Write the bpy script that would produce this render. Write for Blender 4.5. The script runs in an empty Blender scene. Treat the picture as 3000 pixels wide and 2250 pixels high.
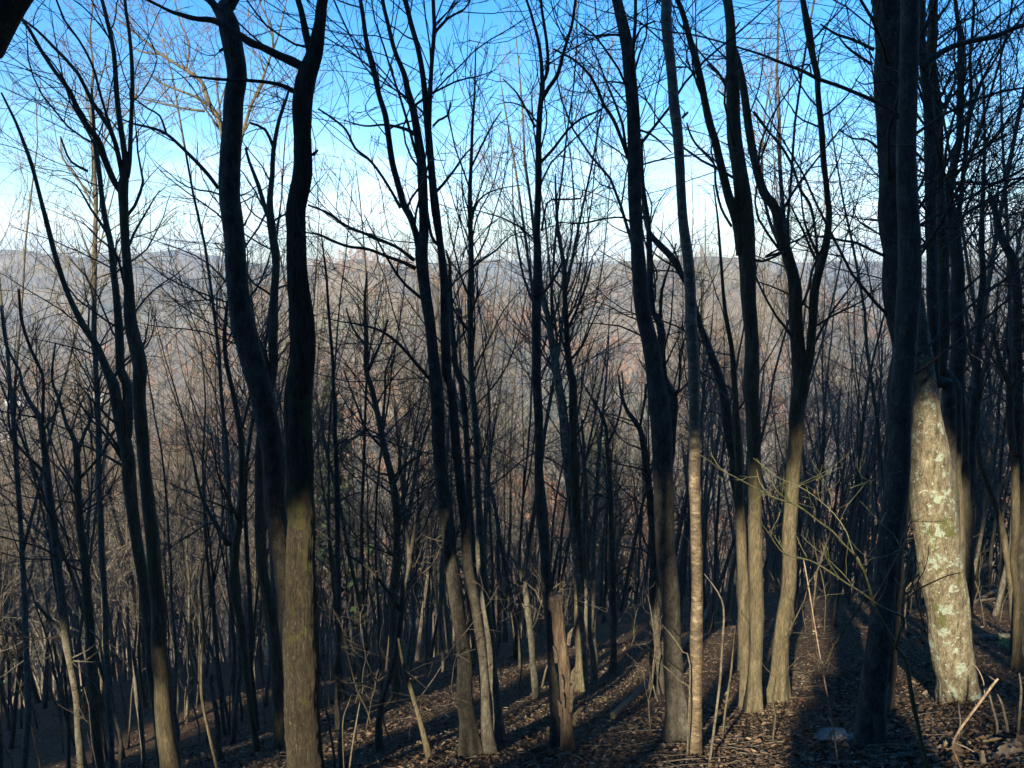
import bpy, math, numpy as np
from mathutils import Vector
C = bpy.context; scene = C.scene
RAD = math.radians
# ------------------------------------------------------------------ camera, world, sun, exposure
PITCH = RAD(8.7)
SRC_F = 1500/0.643                      # focal length in photo pixels (3000 px wide)
cam = bpy.data.cameras.new('camera'); cam.sensor_width = 36; cam.lens = 36/(2*0.643)
cam.clip_start = 0.05; cam.clip_end = 20000
co = bpy.data.objects.new('camera', cam); scene.collection.objects.link(co)
co.location = (0, 0, 0); co.rotation_euler = (math.pi/2-PITCH, 0, 0); scene.camera = co
SUN_EL = RAD(27.5); SUN_AZ = RAD(22.0)  # the sun stands behind the camera, a little to its left
sun_vec = Vector((-math.sin(SUN_AZ)*math.cos(SUN_EL), -math.cos(SUN_AZ)*math.cos(SUN_EL), math.sin(SUN_EL)))
w = bpy.data.worlds.new('World'); scene.world = w; w.use_nodes = True
nt = w.node_tree; nt.nodes.clear()
sky = nt.nodes.new('ShaderNodeTexSky'); sky.sky_type = 'NISHITA'; sky.sun_disc = False
sky.sun_elevation = SUN_EL; sky.sun_rotation = math.atan2(sun_vec.x, sun_vec.y); sky.altitude = 400
sky.air_density = 1.0; sky.dust_density = 0.3; sky.ozone_density = 3.0
hs = nt.nodes.new('ShaderNodeHueSaturation'); hs.inputs['Saturation'].default_value = 1.42; hs.inputs['Hue'].default_value = 0.506
bg = nt.nodes.new('ShaderNodeBackground'); bg.inputs['Strength'].default_value = 0.10
wo = nt.nodes.new('ShaderNodeOutputWorld')
# thin broken cloud band low over the ridge
tcw = nt.nodes.new('ShaderNodeTexCoord'); mpw = nt.nodes.new('ShaderNodeMapping'); mpw.inputs['Scale'].default_value = (2.2, 2.2, 11)
cn = nt.nodes.new('ShaderNodeTexNoise'); cn.inputs['Scale'].default_value = 2.4; cn.inputs['Detail'].default_value = 8; cn.inputs['Roughness'].default_value = .6
cr = nt.nodes.new('ShaderNodeValToRGB'); cr.color_ramp.elements[0].position = .42; cr.color_ramp.elements[1].position = .64
sz = nt.nodes.new('ShaderNodeSeparateXYZ'); zr = nt.nodes.new('ShaderNodeValToRGB'); ze = zr.color_ramp.elements
ze[0].position = 0; ze[0].color = (.6, .6, .6, 1); ze[1].position = .17; ze[1].color = (0, 0, 0, 1); e_ = ze.new(.05); e_.color = (.85, .85, .85, 1); e_ = ze.new(.10); e_.color = (.35, .35, .35, 1)
cm = nt.nodes.new('ShaderNodeMath'); cm.operation = 'MULTIPLY'; cx = nt.nodes.new('ShaderNodeMixRGB'); cx.inputs[2].default_value = (8.0, 8.2, 9.6, 1)
nt.links.new(tcw.outputs['Generated'], mpw.inputs[0]); nt.links.new(mpw.outputs[0], cn.inputs['Vector']); nt.links.new(cn.outputs[0], cr.inputs[0])
nt.links.new(tcw.outputs['Generated'], sz.inputs[0]); nt.links.new(sz.outputs['Z'], zr.inputs[0]); nt.links.new(cr.outputs[0], cm.inputs[0]); nt.links.new(zr.outputs[0], cm.inputs[1])
nt.links.new(cm.outputs[0], cx.inputs[0]); nt.links.new(hs.outputs[0], cx.inputs[1])
nt.links.new(sky.outputs[0], hs.inputs['Color']); nt.links.new(cx.outputs[0], bg.inputs['Color']); nt.links.new(bg.outputs[0], wo.inputs['Surface'])
sl = bpy.data.lights.new('sun', 'SUN'); sl.energy = 5.0; sl.angle = RAD(0.55); sl.color = (1, .89, .68)
so = bpy.data.objects.new('sun', sl); scene.collection.objects.link(so)
so.rotation_euler = sun_vec.to_track_quat('Z', 'Y').to_euler()
vs = scene.view_settings; vs.view_transform = 'Standard'; vs.look = 'None'; vs.gamma = 1; vs.exposure = 1.42
try:
    scene.cycles.max_bounces = 5; scene.cycles.diffuse_bounces = 3; scene.cycles.volume_bounces = 0
except Exception: pass

# ------------------------------------------------------------------ helpers
def tag(o, label=None, cat=None, group=None, kind=None):
    if label: o['label'] = label
    if cat: o['category'] = cat
    if group: o['group'] = group
    if kind: o['kind'] = kind
    return o
def empty(name, loc, rz=0):
    o = bpy.data.objects.new(name, None); o.location = loc; o.rotation_euler = (0, 0, rz)
    o.empty_display_size = .2; scene.collection.objects.link(o); return o
def mesh_np(name, V, quads=None, tris=None, mats=(), smooth=True, mi=None):
    me = bpy.data.meshes.new(name); V = np.asarray(V, np.float32)
    me.vertices.add(len(V)); me.vertices.foreach_set('co', V.ravel())
    q = np.zeros((0, 4), np.int32) if quads is None else np.asarray(quads, np.int32)
    t = np.zeros((0, 3), np.int32) if tris is None else np.asarray(tris, np.int32)
    me.loops.add(q.size+t.size); me.loops.foreach_set('vertex_index', np.concatenate([q.ravel(), t.ravel()]))
    st = np.concatenate([np.arange(len(q))*4, q.size+np.arange(len(t))*3]).astype(np.int32)
    me.polygons.add(len(q)+len(t)); me.polygons.foreach_set('loop_start', st)
    if mi is not None: me.polygons.foreach_set('material_index', np.asarray(mi, np.int32))
    me.polygons.foreach_set('use_smooth', np.full(len(q)+len(t), smooth))
    for m in mats: me.materials.append(m)
    me.update(calc_edges=True); return me
def link(name, me, parent=None, loc=None):
    o = bpy.data.objects.new(name, me); scene.collection.objects.link(o)
    if parent: o.parent = parent
    if loc is not None: o.location = loc
    return o

class Geo:                                # collects tubes for one mesh
    def __init__(s): s.V = []; s.Q = []; s.T = []; s.n = 0
    def add(s, V, Q=None, T=None):
        s.V.append(np.asarray(V).reshape(-1, 3))
        if Q is not None and len(Q): s.Q.append(np.asarray(Q)+s.n)
        if T is not None and len(T): s.T.append(np.asarray(T)+s.n)
        s.n += len(s.V[-1])
    def tubes(s, P, R, S):                # P [N,K,3], R [N,K], S sides
        N, K, _ = P.shape
        if N == 0: return
        d = np.empty_like(P); d[:, 1:-1] = P[:, 2:]-P[:, :-2]; d[:, 0] = P[:, 1]-P[:, 0]; d[:, -1] = P[:, -1]-P[:, -2]
        d /= np.linalg.norm(d, axis=2, keepdims=True)+1e-9
        av = np.abs(d.mean(1)); ref = np.zeros((N, 3)); ref[np.arange(N), av.argmin(1)] = 1
        u = np.cross(d, ref[:, None, :]); u /= np.linalg.norm(u, axis=2, keepdims=True)+1e-9
        v = np.cross(d, u)
        a = np.arange(S)*2*np.pi/S
        ca = np.cos(a)[None, None, :, None]; sa = np.sin(a)[None, None, :, None]
        Rr = R if R.ndim == 3 else R[:, :, None]
        V = P[:, :, None, :]+Rr[..., None]*(u[:, :, None, :]*ca+v[:, :, None, :]*sa)
        i = np.arange(N)[:, None, None]*K*S; k = np.arange(K-1)[None, :, None]*S; j = np.arange(S)[None, None, :]; j2 = (j+1) % S
        Q = np.stack([i+k+j, i+k+j2, i+k+S+j2, i+k+S+j], -1).reshape(-1, 4)
        T = None
        if S > 4:                          # close the ends
            V = V.reshape(N, K*S, 3); caps = np.concatenate([V, P[:, :1], P[:, -1:]], 1); L = K*S+2
            i = np.arange(N)[:, None, None]*L
            Q = np.stack([i+k+j, i+k+j2, i+k+S+j2, i+k+S+j], -1).reshape(-1, 4)
            ii = np.arange(N)[:, None]*L; jj = np.arange(S)[None, :]; jn = (jj+1) % S
            T = np.concatenate([np.stack([ii+jn, ii+jj, ii+0*jj+K*S], -1).reshape(-1, 3), np.stack([ii+(K-1)*S+jj, ii+(K-1)*S+jn, ii+0*jj+K*S+1], -1).reshape(-1, 3)])
            V = caps
        s.add(V, Q, T)
    def mesh(s, name, mats, smooth=True):
        return mesh_np(name, np.concatenate(s.V), np.concatenate(s.Q) if s.Q else None, np.concatenate(s.T) if s.T else None, mats, smooth)

def nrm(a): return a/(np.linalg.norm(a, axis=-1, keepdims=True)+1e-9)
def grow(P, R, n, t0, t1, length, ang, trop, wob, K, rtip, rng, rf=.55, droop=0., rmax=None, tpow=1.):
    """children branches of the parents P [N,K0,3], R [N,K0]; n children per parent (array)"""
    N, K0, _ = P.shape
    idx = np.repeat(np.arange(N), n); M = len(idx)
    t = t0+(t1-t0)*rng.random(M)**tpow
    f = t*(K0-1); k = np.minimum(f.astype(int), K0-2); fr = (f-k)[:, None]
    S = P[idx, k]*(1-fr)+P[idx, k+1]*fr; r = R[idx, k]*(1-fr[:, 0])+R[idx, k+1]*fr[:, 0]
    tan = nrm(P[idx, k+1]-P[idx, k])
    az = rng.normal(size=(M, 3)); az[:, 2] *= .5; az -= (az*tan).sum(1, keepdims=True)*tan; az = nrm(az)
    A = RAD(ang)*(1+rng.normal(size=M)*.28); A = A[:, None]
    D = nrm(np.cos(A)*tan+np.sin(A)*az)
    L = (np.asarray(length)[idx] if np.ndim(length) else length)*(1.15-.75*t)*rng.uniform(.55, 1.25, M)
    out = np.empty((M, K, 3)); out[:, 0] = S; p = S
    kink = rng.normal(size=(M, 3))*wob
    for i in range(1, K):
        kink = kink*.3+rng.normal(size=(M, 3))*wob
        D = nrm(D+kink+np.array([0, 0, trop-droop*i/K])); p = p+D*(L/(K-1))[:, None]; out[:, i] = p
    r0 = np.maximum(r*rf*rng.uniform(.6, 1.1, M), rtip*1.3)
    if rmax is not None: r0 = np.minimum(r0, rmax)
    s = np.linspace(0, 1, K)[None, :]
    RR = r0[:, None]*(1-s)**.8+rtip*(1-(1-s)**.8)
    return out, RR, L

# ------------------------------------------------------------------ materials
def mat(name): 
    m = bpy.data.materials.new(name); m.use_nodes = True; nt = m.node_tree; b = nt.nodes['Principled BSDF']; return m, nt, b
def N(nt, t, **kw):
    n = nt.nodes.new(t)
    for k, v in kw.items():
        if k in n.inputs: n.inputs[k].default_value = v
        else: setattr(n, k, v)
    return n
def ramp(nt, src, stops):
    r = nt.nodes.new('ShaderNodeValToRGB'); e = r.color_ramp.elements
    while len(e) < len(stops): e.new(.5)
    for i, (p, c) in enumerate(stops): e[i].position = p; e[i].color = (*c, 1)
    nt.links.new(src, r.inputs[0]); return r.outputs[0]
def bark(name, stops, stretch=(1, 1, .2), scale=14., bump=.5, rough=.85, patch=None, patch_scale=5., patch_cut=(.56, .6), furrow=False, low=None, spec=.3, dist=.02, fine=.9):
    m, nt, b = mat(name); L = nt.links.new
    tc = N(nt, 'ShaderNodeTexCoord'); mp = N(nt, 'ShaderNodeMapping'); mp.inputs['Scale'].default_value = stretch; L(tc.outputs['Object'], mp.inputs[0])
    no = N(nt, 'ShaderNodeTexNoise', Scale=scale, Detail=8.0, Roughness=.65); L(mp.outputs[0], no.inputs['Vector'])
    col = ramp(nt, no.outputs[0], stops); hgt = no.outputs[0]
    if furrow:
        wv = N(nt, 'ShaderNodeTexVoronoi', Scale=scale*1.6, feature='DISTANCE_TO_EDGE'); 
        mx = N(nt, 'ShaderNodeMixRGB', blend_type='ADD'); mx.inputs[0].default_value = .18; L(mp.outputs[0], mx.inputs[1]); L(no.outputs['Color'], mx.inputs[2]); L(mx.outputs[0], wv.inputs['Vector'])
        cr = ramp(nt, wv.outputs['Distance'], [(0, (.35, .35, .35)), (.22, (1, 1, 1))])
        mu = N(nt, 'ShaderNodeMixRGB', blend_type='MULTIPLY'); mu.inputs[0].default_value = .8; L(col, mu.inputs[1]); L(cr, mu.inputs[2]); col = mu.outputs[0]
        ad = N(nt, 'ShaderNodeMath', operation='ADD'); L(cr, ad.inputs[0]); L(no.outputs[0], ad.inputs[1]); hgt = ad.outputs[0]
    fn = N(nt, 'ShaderNodeTexNoise', Scale=scale*4.5, Detail=5.0, Roughness=.7); L(mp.outputs[0], fn.inputs['Vector'])
    fr = ramp(nt, fn.outputs[0], [(.36, (.42, .42, .42)), (.5, (.95, .95, .95)), (.66, (1.45, 1.4, 1.35))])
    mu2 = N(nt, 'ShaderNodeMixRGB', blend_type='MULTIPLY'); mu2.inputs[0].default_value = fine; L(col, mu2.inputs[1]); L(fr, mu2.inputs[2]); col = mu2.outputs[0]
    ad2 = N(nt, 'ShaderNodeMath', operation='MULTIPLY_ADD'); L(fn.outputs[0], ad2.inputs[0]); ad2.inputs[1].default_value = .6; L(hgt, ad2.inputs[2]); hgt = ad2.outputs[0]
    if patch:
        for q, (pc, ps, cut) in enumerate(patch):
            pn = N(nt, 'ShaderNodeTexNoise', Scale=ps, Detail=7.0, Roughness=.7, noise_dimensions='4D', W=float(q*3+1)); L(tc.outputs['Object'], pn.inputs['Vector'])
            f = ramp(nt, pn.outputs[0], [(cut, (0, 0, 0)), (cut+.035, (1, 1, 1))])
            mx = N(nt, 'ShaderNodeMixRGB'); L(f, mx.inputs[0]); L(col, mx.inputs[1]); mx.inputs[2].default_value = (*pc, 1); col = mx.outputs[0]
    L(col, b.inputs['Base Color']); b.inputs['Roughness'].default_value = rough; b.inputs['Specular IOR Level'].default_value = spec
    bp = N(nt, 'ShaderNodeBump', Strength=bump, Distance=dist); L(hgt, bp.inputs['Height']); L(bp.outputs[0], b.inputs['Normal'])
    return m
M = {}
M['smooth'] = bark('smooth_grey_bark', [(.3, (.03, .026, .019)), (.5, (.062, .054, .040)), (.72, (.12, .108, .08))], (1, 1, .5), 13, .8,
                   patch=[((.15, .155, .115), 9, .64), ((.05, .055, .02), 3, .60)])
M['furrow'] = bark('furrowed_bark', [(.25, (.03, .023, .014)), (.5, (.085, .066, .038)), (.8, (.16, .13, .075))], (1, 1, .13), 26, .9, furrow=True, dist=.03,
                   patch=[((.085, .08, .026), 2.5, .55)])
M['lichen'] = bark('lichen_covered_bark', [(.3, (.06, .045, .028)), (.48, (.16, .135, .085)), (.7, (.30, .27, .18))], (1, 1, .35), 19, 1., dist=.04,
                   patch=[((.10, .10, .035), 3, .58), ((.30, .35, .27), 7, .565), ((.42, .45, .37), 16, .60)])
M['pale'] = bark('pale_grey_bark', [(.3, (.055, .048, .034)), (.5, (.115, .103, .074)), (.75, (.21, .195, .15))], (1, 1, .45), 15, .8,
                 patch=[((.26, .27, .21), 12, .63), ((.08, .08, .03), 3, .6)])
M['tan'] = bark('tan_bark', [(.25, (.04, .032, .018)), (.5, (.09, .073, .042)), (.75, (.16, .135, .08))], (1, 1, .18), 16, .7, patch=[((.08, .078, .028), 2.5, .6), ((.2, .2, .15), 14, .66)])
M['birch'] = bark('shiny_yellow_birch_bark', [(.33, (.03, .02, .012)), (.45, (.10, .072, .042)), (.58, (.17, .125, .072)), (.72, (.34, .29, .2))], (1, 1, 2.6), 10, .9, rough=.45, spec=.5, dist=.015,
                  patch=[((.085, .06, .035), 4, .55), ((.16, .175, .11), 9, .62)])
M['snag'] = bark('bare_rotten_wood', [(.3, (.03, .02, .013)), (.5, (.115, .078, .05)), (.75, (.25, .185, .12))], (1, 1, .12), 18, 1., dist=.04, patch=[((.10, .08, .06), 3, .56)])
M['twig'] = bark('thin_branch_bark', [(.3, (.045, .034, .024)), (.7, (.13, .10, .07))], (1, 1, 1), 6, .1)
M['midtwig'] = bark('grey_brown_bark_with_sunlight', [(.3, (.10, .082, .06)), (.7, (.24, .205, .16))], (.3, .3, .3), 1.5, 0)  # paler bark, with sunlight on the middle trees put into the colour
M['paletwig'] = bark('pale_branch_bark', [(.3, (.075, .062, .042)), (.7, (.16, .135, .095))], (1, 1, 1), 6, .1)
M['green'] = bark('green_stem_bark', [(.3, (.05, .055, .016)), (.55, (.095, .092, .038)), (.75, (.15, .11, .06))], (1, 1, .6), 14, .2, rough=.55)
M['cane'] = bark('dry_cane_bark', [(.3, (.16, .105, .065)), (.7, (.32, .25, .18))], (1, 1, .6), 14, .2, rough=.6)
M['redtwig'] = bark('reddish_twig_bark', [(.3, (.15, .06, .04)), (.7, (.24, .16, .11))], (1, 1, .6), 14, .2)
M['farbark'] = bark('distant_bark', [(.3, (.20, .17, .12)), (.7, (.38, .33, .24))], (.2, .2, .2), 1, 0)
def plain(name, c, rough=.8, var=.4, scale=3., sss=0):
    m, nt, b = mat(name); tc = N(nt, 'ShaderNodeTexCoord'); no = N(nt, 'ShaderNodeTexNoise', Scale=scale, Detail=3.0); nt.links.new(tc.outputs['Object'], no.inputs['Vector'])
    o = ramp(nt, no.outputs[0], [(.3, tuple(x*(1-var) for x in c)), (.7, tuple(min(1, x*(1+var)) for x in c))])
    nt.links.new(o, b.inputs['Base Color']); b.inputs['Roughness'].default_value = rough; b.inputs['Specular IOR Level'].default_value = .25; return m
M['rust'] = plain('rust_oak_leaves', (.30, .125, .045), scale=.05)
M['needle'] = plain('evergreen_needles', (.045, .07, .03), scale=.3)
M['leaf1'] = plain('dry_brown_leaf', (.105, .066, .038), scale=9)
M['leaf2'] = plain('dry_tan_leaf', (.20, .15, .095), scale=9)
M['leaf3'] = plain('dry_dark_leaf', (.055, .037, .024), scale=9)
M['fern'] = plain('fern_green', (.13, .20, .04), scale=20)
M['stone'] = bark('mossy_stone', [(.3, (.08, .08, .07)), (.7, (.25, .25, .22))], (1, 1, 1), 6, .8, patch=[((.05, .06, .025), 4, .55), ((.13, .155, .15), 9, .58)])
M['wall'] = plain('white_house_paint', (.78, .78, .76), var=.05); M['roof'] = plain('grey_roof', (.22, .22, .24), var=.15); M['glass'] = plain('dark_window', (.03, .035, .045), rough=.2)

def ground_mat():
    m, nt, b = mat('leaf_strewn_ground'); L = nt.links.new
    tc = N(nt, 'ShaderNodeTexCoord')
    vo = N(nt, 'ShaderNodeTexVoronoi', Scale=26.0, Randomness=1.0); L(tc.outputs['Object'], vo.inputs['Vector'])
    no = N(nt, 'ShaderNodeTexNoise', Scale=2.2, Detail=9.0, Roughness=.7); L(tc.outputs['Object'], no.inputs['Vector'])
    c1 = ramp(nt, vo.outputs['Color'], [(.1, (.035, .024, .014)), (.45, (.078, .05, .029)), (.75, (.13, .085, .05)), (.95, (.19, .14, .085))])
    c2 = ramp(nt, no.outputs[0], [(.3, (.55, .5, .48)), (.6, (1, 1, 1))])
    mu = N(nt, 'ShaderNodeMixRGB', blend_type='MULTIPLY'); mu.inputs[0].default_value = .9; L(c1, mu.inputs[1]); L(c2, mu.inputs[2])
    big = N(nt, 'ShaderNodeTexNoise', Scale=.006, Detail=7.0, Roughness=.6); L(tc.outputs['Object'], big.inputs['Vector'])
    far = ramp(nt, big.outputs[0], [(.3, (.07, .06, .05)), (.45, (.13, .105, .08)), (.55, (.19, .14, .085)), (.62, (.10, .095, .06)), (.72, (.18, .155, .115))])
    sx = N(nt, 'ShaderNodeSeparateXYZ'); L(tc.outputs['Object'], sx.inputs[0])
    mr = N(nt, 'ShaderNodeMapRange'); mr.inputs[1].default_value = 120; mr.inputs[2].default_value = 400; L(sx.outputs['Y'], mr.inputs[0])
    mx = N(nt, 'ShaderNodeMixRGB'); L(mr.outputs[0], mx.inputs[0]); L(mu.outputs[0], mx.inputs[1]); L(far, mx.inputs[2]); L(mx.outputs[0], b.inputs['Base Color'])
    b.inputs['Roughness'].default_value = .95; b.inputs['Specular IOR Level'].default_value = .15
    bp = N(nt, 'ShaderNodeBump', Strength=1.0, Distance=.04); L(vo.outputs['Distance'], bp.inputs['Height']); L(bp.outputs[0], b.inputs['Normal'])
    return m
M['ground'] = ground_mat()

# ------------------------------------------------------------------ terrain
def sstep(a, b, x): t = np.clip((x-a)/(b-a), 0, 1); return t*t*(3-2*t)
_rs = np.random.default_rng(5)
_fw = [(2*np.pi/l, a, _rs.uniform(0, 6.28, 2), _rs.uniform(0, 3.14)) for l, a in [(3.1, .05), (4.7, .07), (8, .12), (13, .2), (29, .5), (61, 1.2)]]
_gw = [(2*np.pi/l, a, _rs.uniform(0, 6.28, 2), _rs.uniform(0, 3.14)) for l, a in [(230, 7), (410, 13), (700, 22), (130, 4)]]
def waves(x, y, ws):
    z = 0
    for k, a, (p1, p2), th in ws:
        u = x*math.cos(th)+y*math.sin(th); v = -x*math.sin(th)+y*math.cos(th)
        z = z+a*np.sin(k*u+p1+1.3*np.sin(k*.7*v))*np.sin(k*v+p2)
    return z
SKY_AZ = np.radians([-60, -36, -33, -30, -26, -22, -17, -13, -8, -4, 0, 8, 16, 24, 36, 60])
SKY_EL = np.radians([.2, .2, .1, .15, .5, .6, 0., -.35, -.3, .1, .15, .1, .15, .1, .25, .3])
def height(x, y):
    x = np.asarray(x, float); y = np.asarray(y, float)
    r = np.hypot(x, y)+1e-6; az = np.arctan2(x, np.maximum(y, 1e-3)); az = np.where(y > 0, az, np.sign(x)*np.pi/2)
    yy = np.where(y > 0, y, y*.95)
    near = -1.6-.47*yy+.13*np.clip(np.where(x < 0, x*(1+.75*np.clip(-x/8, 0, 1)), x), -150, 90)*np.exp(-np.maximum(y, 0)/160)+waves(x, y, _fw)*sstep(2, 30, r)
    near = near+.14*sstep(1.5, 6, x)*sstep(4, 7, y)*0
    near = np.where(y < -250, -1.6+.47*250*.95+(-y-250)*.05, near)
    valley = -172+waves(x, y, _gw)*.35
    k = 28.; near_v = np.where(y > 0, np.logaddexp(near/k, valley/k)*k, near)
    # hillside across the valley, with a nearer knoll in front of it
    el = np.interp(az, SKY_AZ, SKY_EL)
    rid = 3300+500*np.sin(az*5+1)
    top = rid*np.tan(el)+waves(x, y, _gw)*.25
    s = sstep(620, 1, r/rid*1) if False else np.clip((r-700)/(rid-700), 0, 1)
    rise = s**1.05
    g = waves(x, y, _gw)*np.sin(np.pi*np.clip(s, 0, 1))*1.3
    far = -172+(top+172)*rise+g
    far = np.where(r > rid, top-(r-rid)*.12, far)
    h = np.where((y > 0), np.where(r > 700, np.maximum(far, -230), near_v), near_v)
    bl = sstep(600, 900, r)*(y > 0)
    h = near_v*(1-bl)+np.where(y > 0, far, near_v)*bl
    def knoll(a, rr, hh, sa, sr):        # azimuth, distance, height above the valley, spreads in m
        cx, cy = rr*math.sin(RAD(a)), rr*math.cos(RAD(a)); dx, dy = x-cx, y-cy
        t = (dx*math.sin(RAD(a))+dy*math.cos(RAD(a)))/sr; u = (dx*math.cos(RAD(a))-dy*math.sin(RAD(a)))/sa
        return hh*np.exp(-(t*t+u*u))
    h = h+knoll(-10.5, 1150, 150, 190, 330)+knoll(8, 1500, 95, 230, 330)+knoll(17, 1250, 105, 220, 300)+knoll(-31, 2100, 60, 300, 400)+knoll(-2, 800, 45, 200, 170)
    return h
def hz(x, y): return float(height(np.array([x]), np.array([y]))[0])
rr = np.concatenate([[0], np.geomspace(.6, 6000, 300)]); A = 480
aa = np.linspace(0, 2*np.pi, A, endpoint=False)
X = rr[1:, None]*np.sin(aa)[None]; Y = rr[1:, None]*np.cos(aa)[None]; Z = height(X, Y)
rng = np.random.default_rng(2)
V = np.concatenate([[[0, 0, hz(0, 0.01)]], np.stack([X, Y, Z], -1).reshape(-1, 3)])
i = np.arange(len(rr)-2)[:, None]*A+1; j = np.arange(A)[None]; j2 = (j+1) % A
Q = np.stack([i+j, i+A+j, i+A+j2, i+j2], -1).reshape(-1, 4)
T = np.stack([np.zeros(A, int), 1+np.arange(A), 1+(np.arange(A)+1) % A], -1)
tag(link('ground', mesh_np('ground', V, Q, T, [M['ground']])), kind='structure')

# ------------------------------------------------------------------ photo pixels -> rays
cp, sp = math.cos(PITCH), math.sin(PITCH)
PAN = {'A': (0, 0), 'B': (750, 0), 'C': (1500, 0), 'D': (2200, 0), 'E': (0, 1125), 'F': (750, 1125), 'G': (1500, 1125), 'H': (2200, 1125)}
def ray(sx, sy):
    u = (sx-1500)/SRC_F; v = -(sy-1125)/SRC_F
    d = np.array([u, cp+v*sp, -sp+v*cp]); return d/d[1]
def ground_y(sx, sy, far=150):
    d = ray(sx, sy)
    ys = np.geomspace(2.5, far, 1500); h = height(d[0]*ys, ys); k = np.argmax(d[2]*ys < h)
    return ys[k] if k else None
def parse(s):
    pts = []; ox = oy = 0; sc = 1.475
    for tok in s.split():
        if tok in PAN: ox, oy = PAN[tok]; sc = 1.475
        else:
            x, y, w_ = map(float, tok.split(',')); pts.append((ox+x/sc, oy+y/sc, w_/sc))
    a = [pts[0]]
    for q in pts[1:]:
        if math.hypot(q[0]-a[-1][0], q[1]-a[-1][1]) < 26 and len(a) > 1: a[-1] = tuple((u+v)/2 for u, v in zip(q, a[-1]))
        else: a.append(q)
    return np.array(a)
def resample(P, R, step, wob, rng):
    """Catmull-Rom through the points, about one point per step metres, with small bends and swellings"""
    P = np.asarray(P); n = len(P)
    if n < 3: P = np.stack([P[0], (P[0]+P[1])/2, P[1]]); R = np.array([R[0], (R[0]+R[-1])/2, R[-1]]); n = 3
    Pe = np.concatenate([[2*P[0]-P[1]], P, [2*P[-1]-P[-2]]]); Re = np.concatenate([[R[0]], R, [R[-1]]])
    out = []; ro = []
    for i in range(n-1):
        a, b, c, d = Pe[i:i+4]; m = max(2, int(np.linalg.norm(c-b)/step))
        t = np.arange(m)[:, None]/m
        out.append(.5*((2*b)+(-a+c)*t+(2*a-5*b+4*c-d)*t*t+(-a+3*b-3*c+d)*t**3)); ro.append(R[i]+(R[i+1]-R[i])*t[:, 0])
    out = np.concatenate(out+[P[-1:]]); ro = np.concatenate(ro+[R[-1:]])
    m = len(out); h_ = max(4, int(round(.48/step))); q = rng.normal(size=(m, 3))*math.sqrt(h_/4); ker = np.exp(-np.linspace(-2, 2, 2*h_+1)**2); ker /= ker.sum()
    for c in range(3): q[:, c] = np.convolve(np.pad(q[:, c], h_), ker, 'valid')
    out = out+q*wob*ro[:, None]
    sw = np.convolve(rng.normal(size=m+2*h_), ker, 'valid')*math.sqrt(h_/4); ro = ro*(1+(.10 if ro.max() < .11 else .03)*sw)
    return out, ro
def tube1(g, P, R, S, rng, rough=.05, flare=0, ridge=0, freq=11):
    K = len(P)
    if ridge:
        S = 80; a0 = np.arange(S)*2*np.pi/S; zz = np.cumsum(np.r_[0, np.linalg.norm(np.diff(P, axis=0), axis=1)])[:, None]
        w1 = rng.uniform(0, 6, 6); th = a0[None]+.06*np.sin(zz*2.3+w1[0])+.03*np.sin(zz*5+3*a0[None]+w1[1])+.015*np.sin(zz*11+5*a0[None]+w1[2])
        rid = np.abs(np.sin(th*freq+.5*np.sin(zz*2.6+2*a0[None]+w1[3])))**.6+.5*np.abs(np.sin(th*freq*1.7+w1[4]+.7*np.sin(zz*5+a0[None]*4)))
        rid = (rid-1)*ridge*.42+rng.normal(size=(K, S))*ridge*.05
    ph = rng.normal(size=(K, S)); 
    for _ in range(2): ph = (ph+np.roll(ph, 1, 1)+np.roll(ph, -1, 1))/3; ph[1:] = ph[1:]*.5+ph[:-1]*.5
    if ridge: ph = ph*.5
    RR = R[:, None]*(1+rough*2*ph)
    if ridge: RR = RR*(1+rid)
    if flare:
        d = np.cumsum(np.r_[0, np.linalg.norm(np.diff(P, axis=0), axis=1)]); a = np.arange(S)*2*np.pi/S
        f = np.exp(-np.maximum(d-.45, 0)/.28)[:, None]; RR = RR*(1+flare*f*(.6+.5*np.sin(a*4+rng.uniform(0, 6))[None]+.25*np.sin(a*3+1)[None]))
    g.tubes(P[None], RR[None], S)

SNAG = []; LAND = []                                # landmarks for the labels of copies
def twigs_from(stems, rng, dens=1., L1=2.2, ang=48, trop=.05, wob=.13, start=0., rt=.0035, lv=3, rf=.5, droop=0):
    """crown of branches, side branches and twigs on the given limbs (P,R lists)"""
    g = Geo()
    for P, R in stems:
        seg = np.linalg.norm(np.diff(P, axis=0), axis=1).sum(); K = 14
        ii = np.linspace(0, len(P)-1, K).round().astype(int); PP = P[ii][None]; RR = R[ii][None]
        t0 = start
        n = max(1, int(seg*dens*(1-t0)*4.2))
        Ls = L1*1.35*float(np.clip(R[len(R)//2]/.05, .7, 1.5))
        p1, r1, l1 = grow(PP, RR, n, t0, 1., np.array([Ls]), ang, trop, wob, 9, rt*1.3, rng, rf*.75, droop, rmax=.02)
        g.tubes(p1, r1, 5)
        p2, r2, l2 = grow(p1, r1, np.maximum(2, (l1*4.2*dens**.3).astype(int)), .12, 1., l1*.5, 46, trop*.6, wob, 6, rt, rng, .6, droop)
        g.tubes(p2, r2, 3)
        if lv > 2 and len(p2):
            p3, r3, l3 = grow(p2, r2, np.maximum(1, (l2*5.5).astype(int)), .15, 1., np.maximum(l2*.55, .15), 44, trop*.5, wob, 4, rt*.75, rng, .75, droop)
            g.tubes(p3, r3, 3)
    return g

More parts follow.
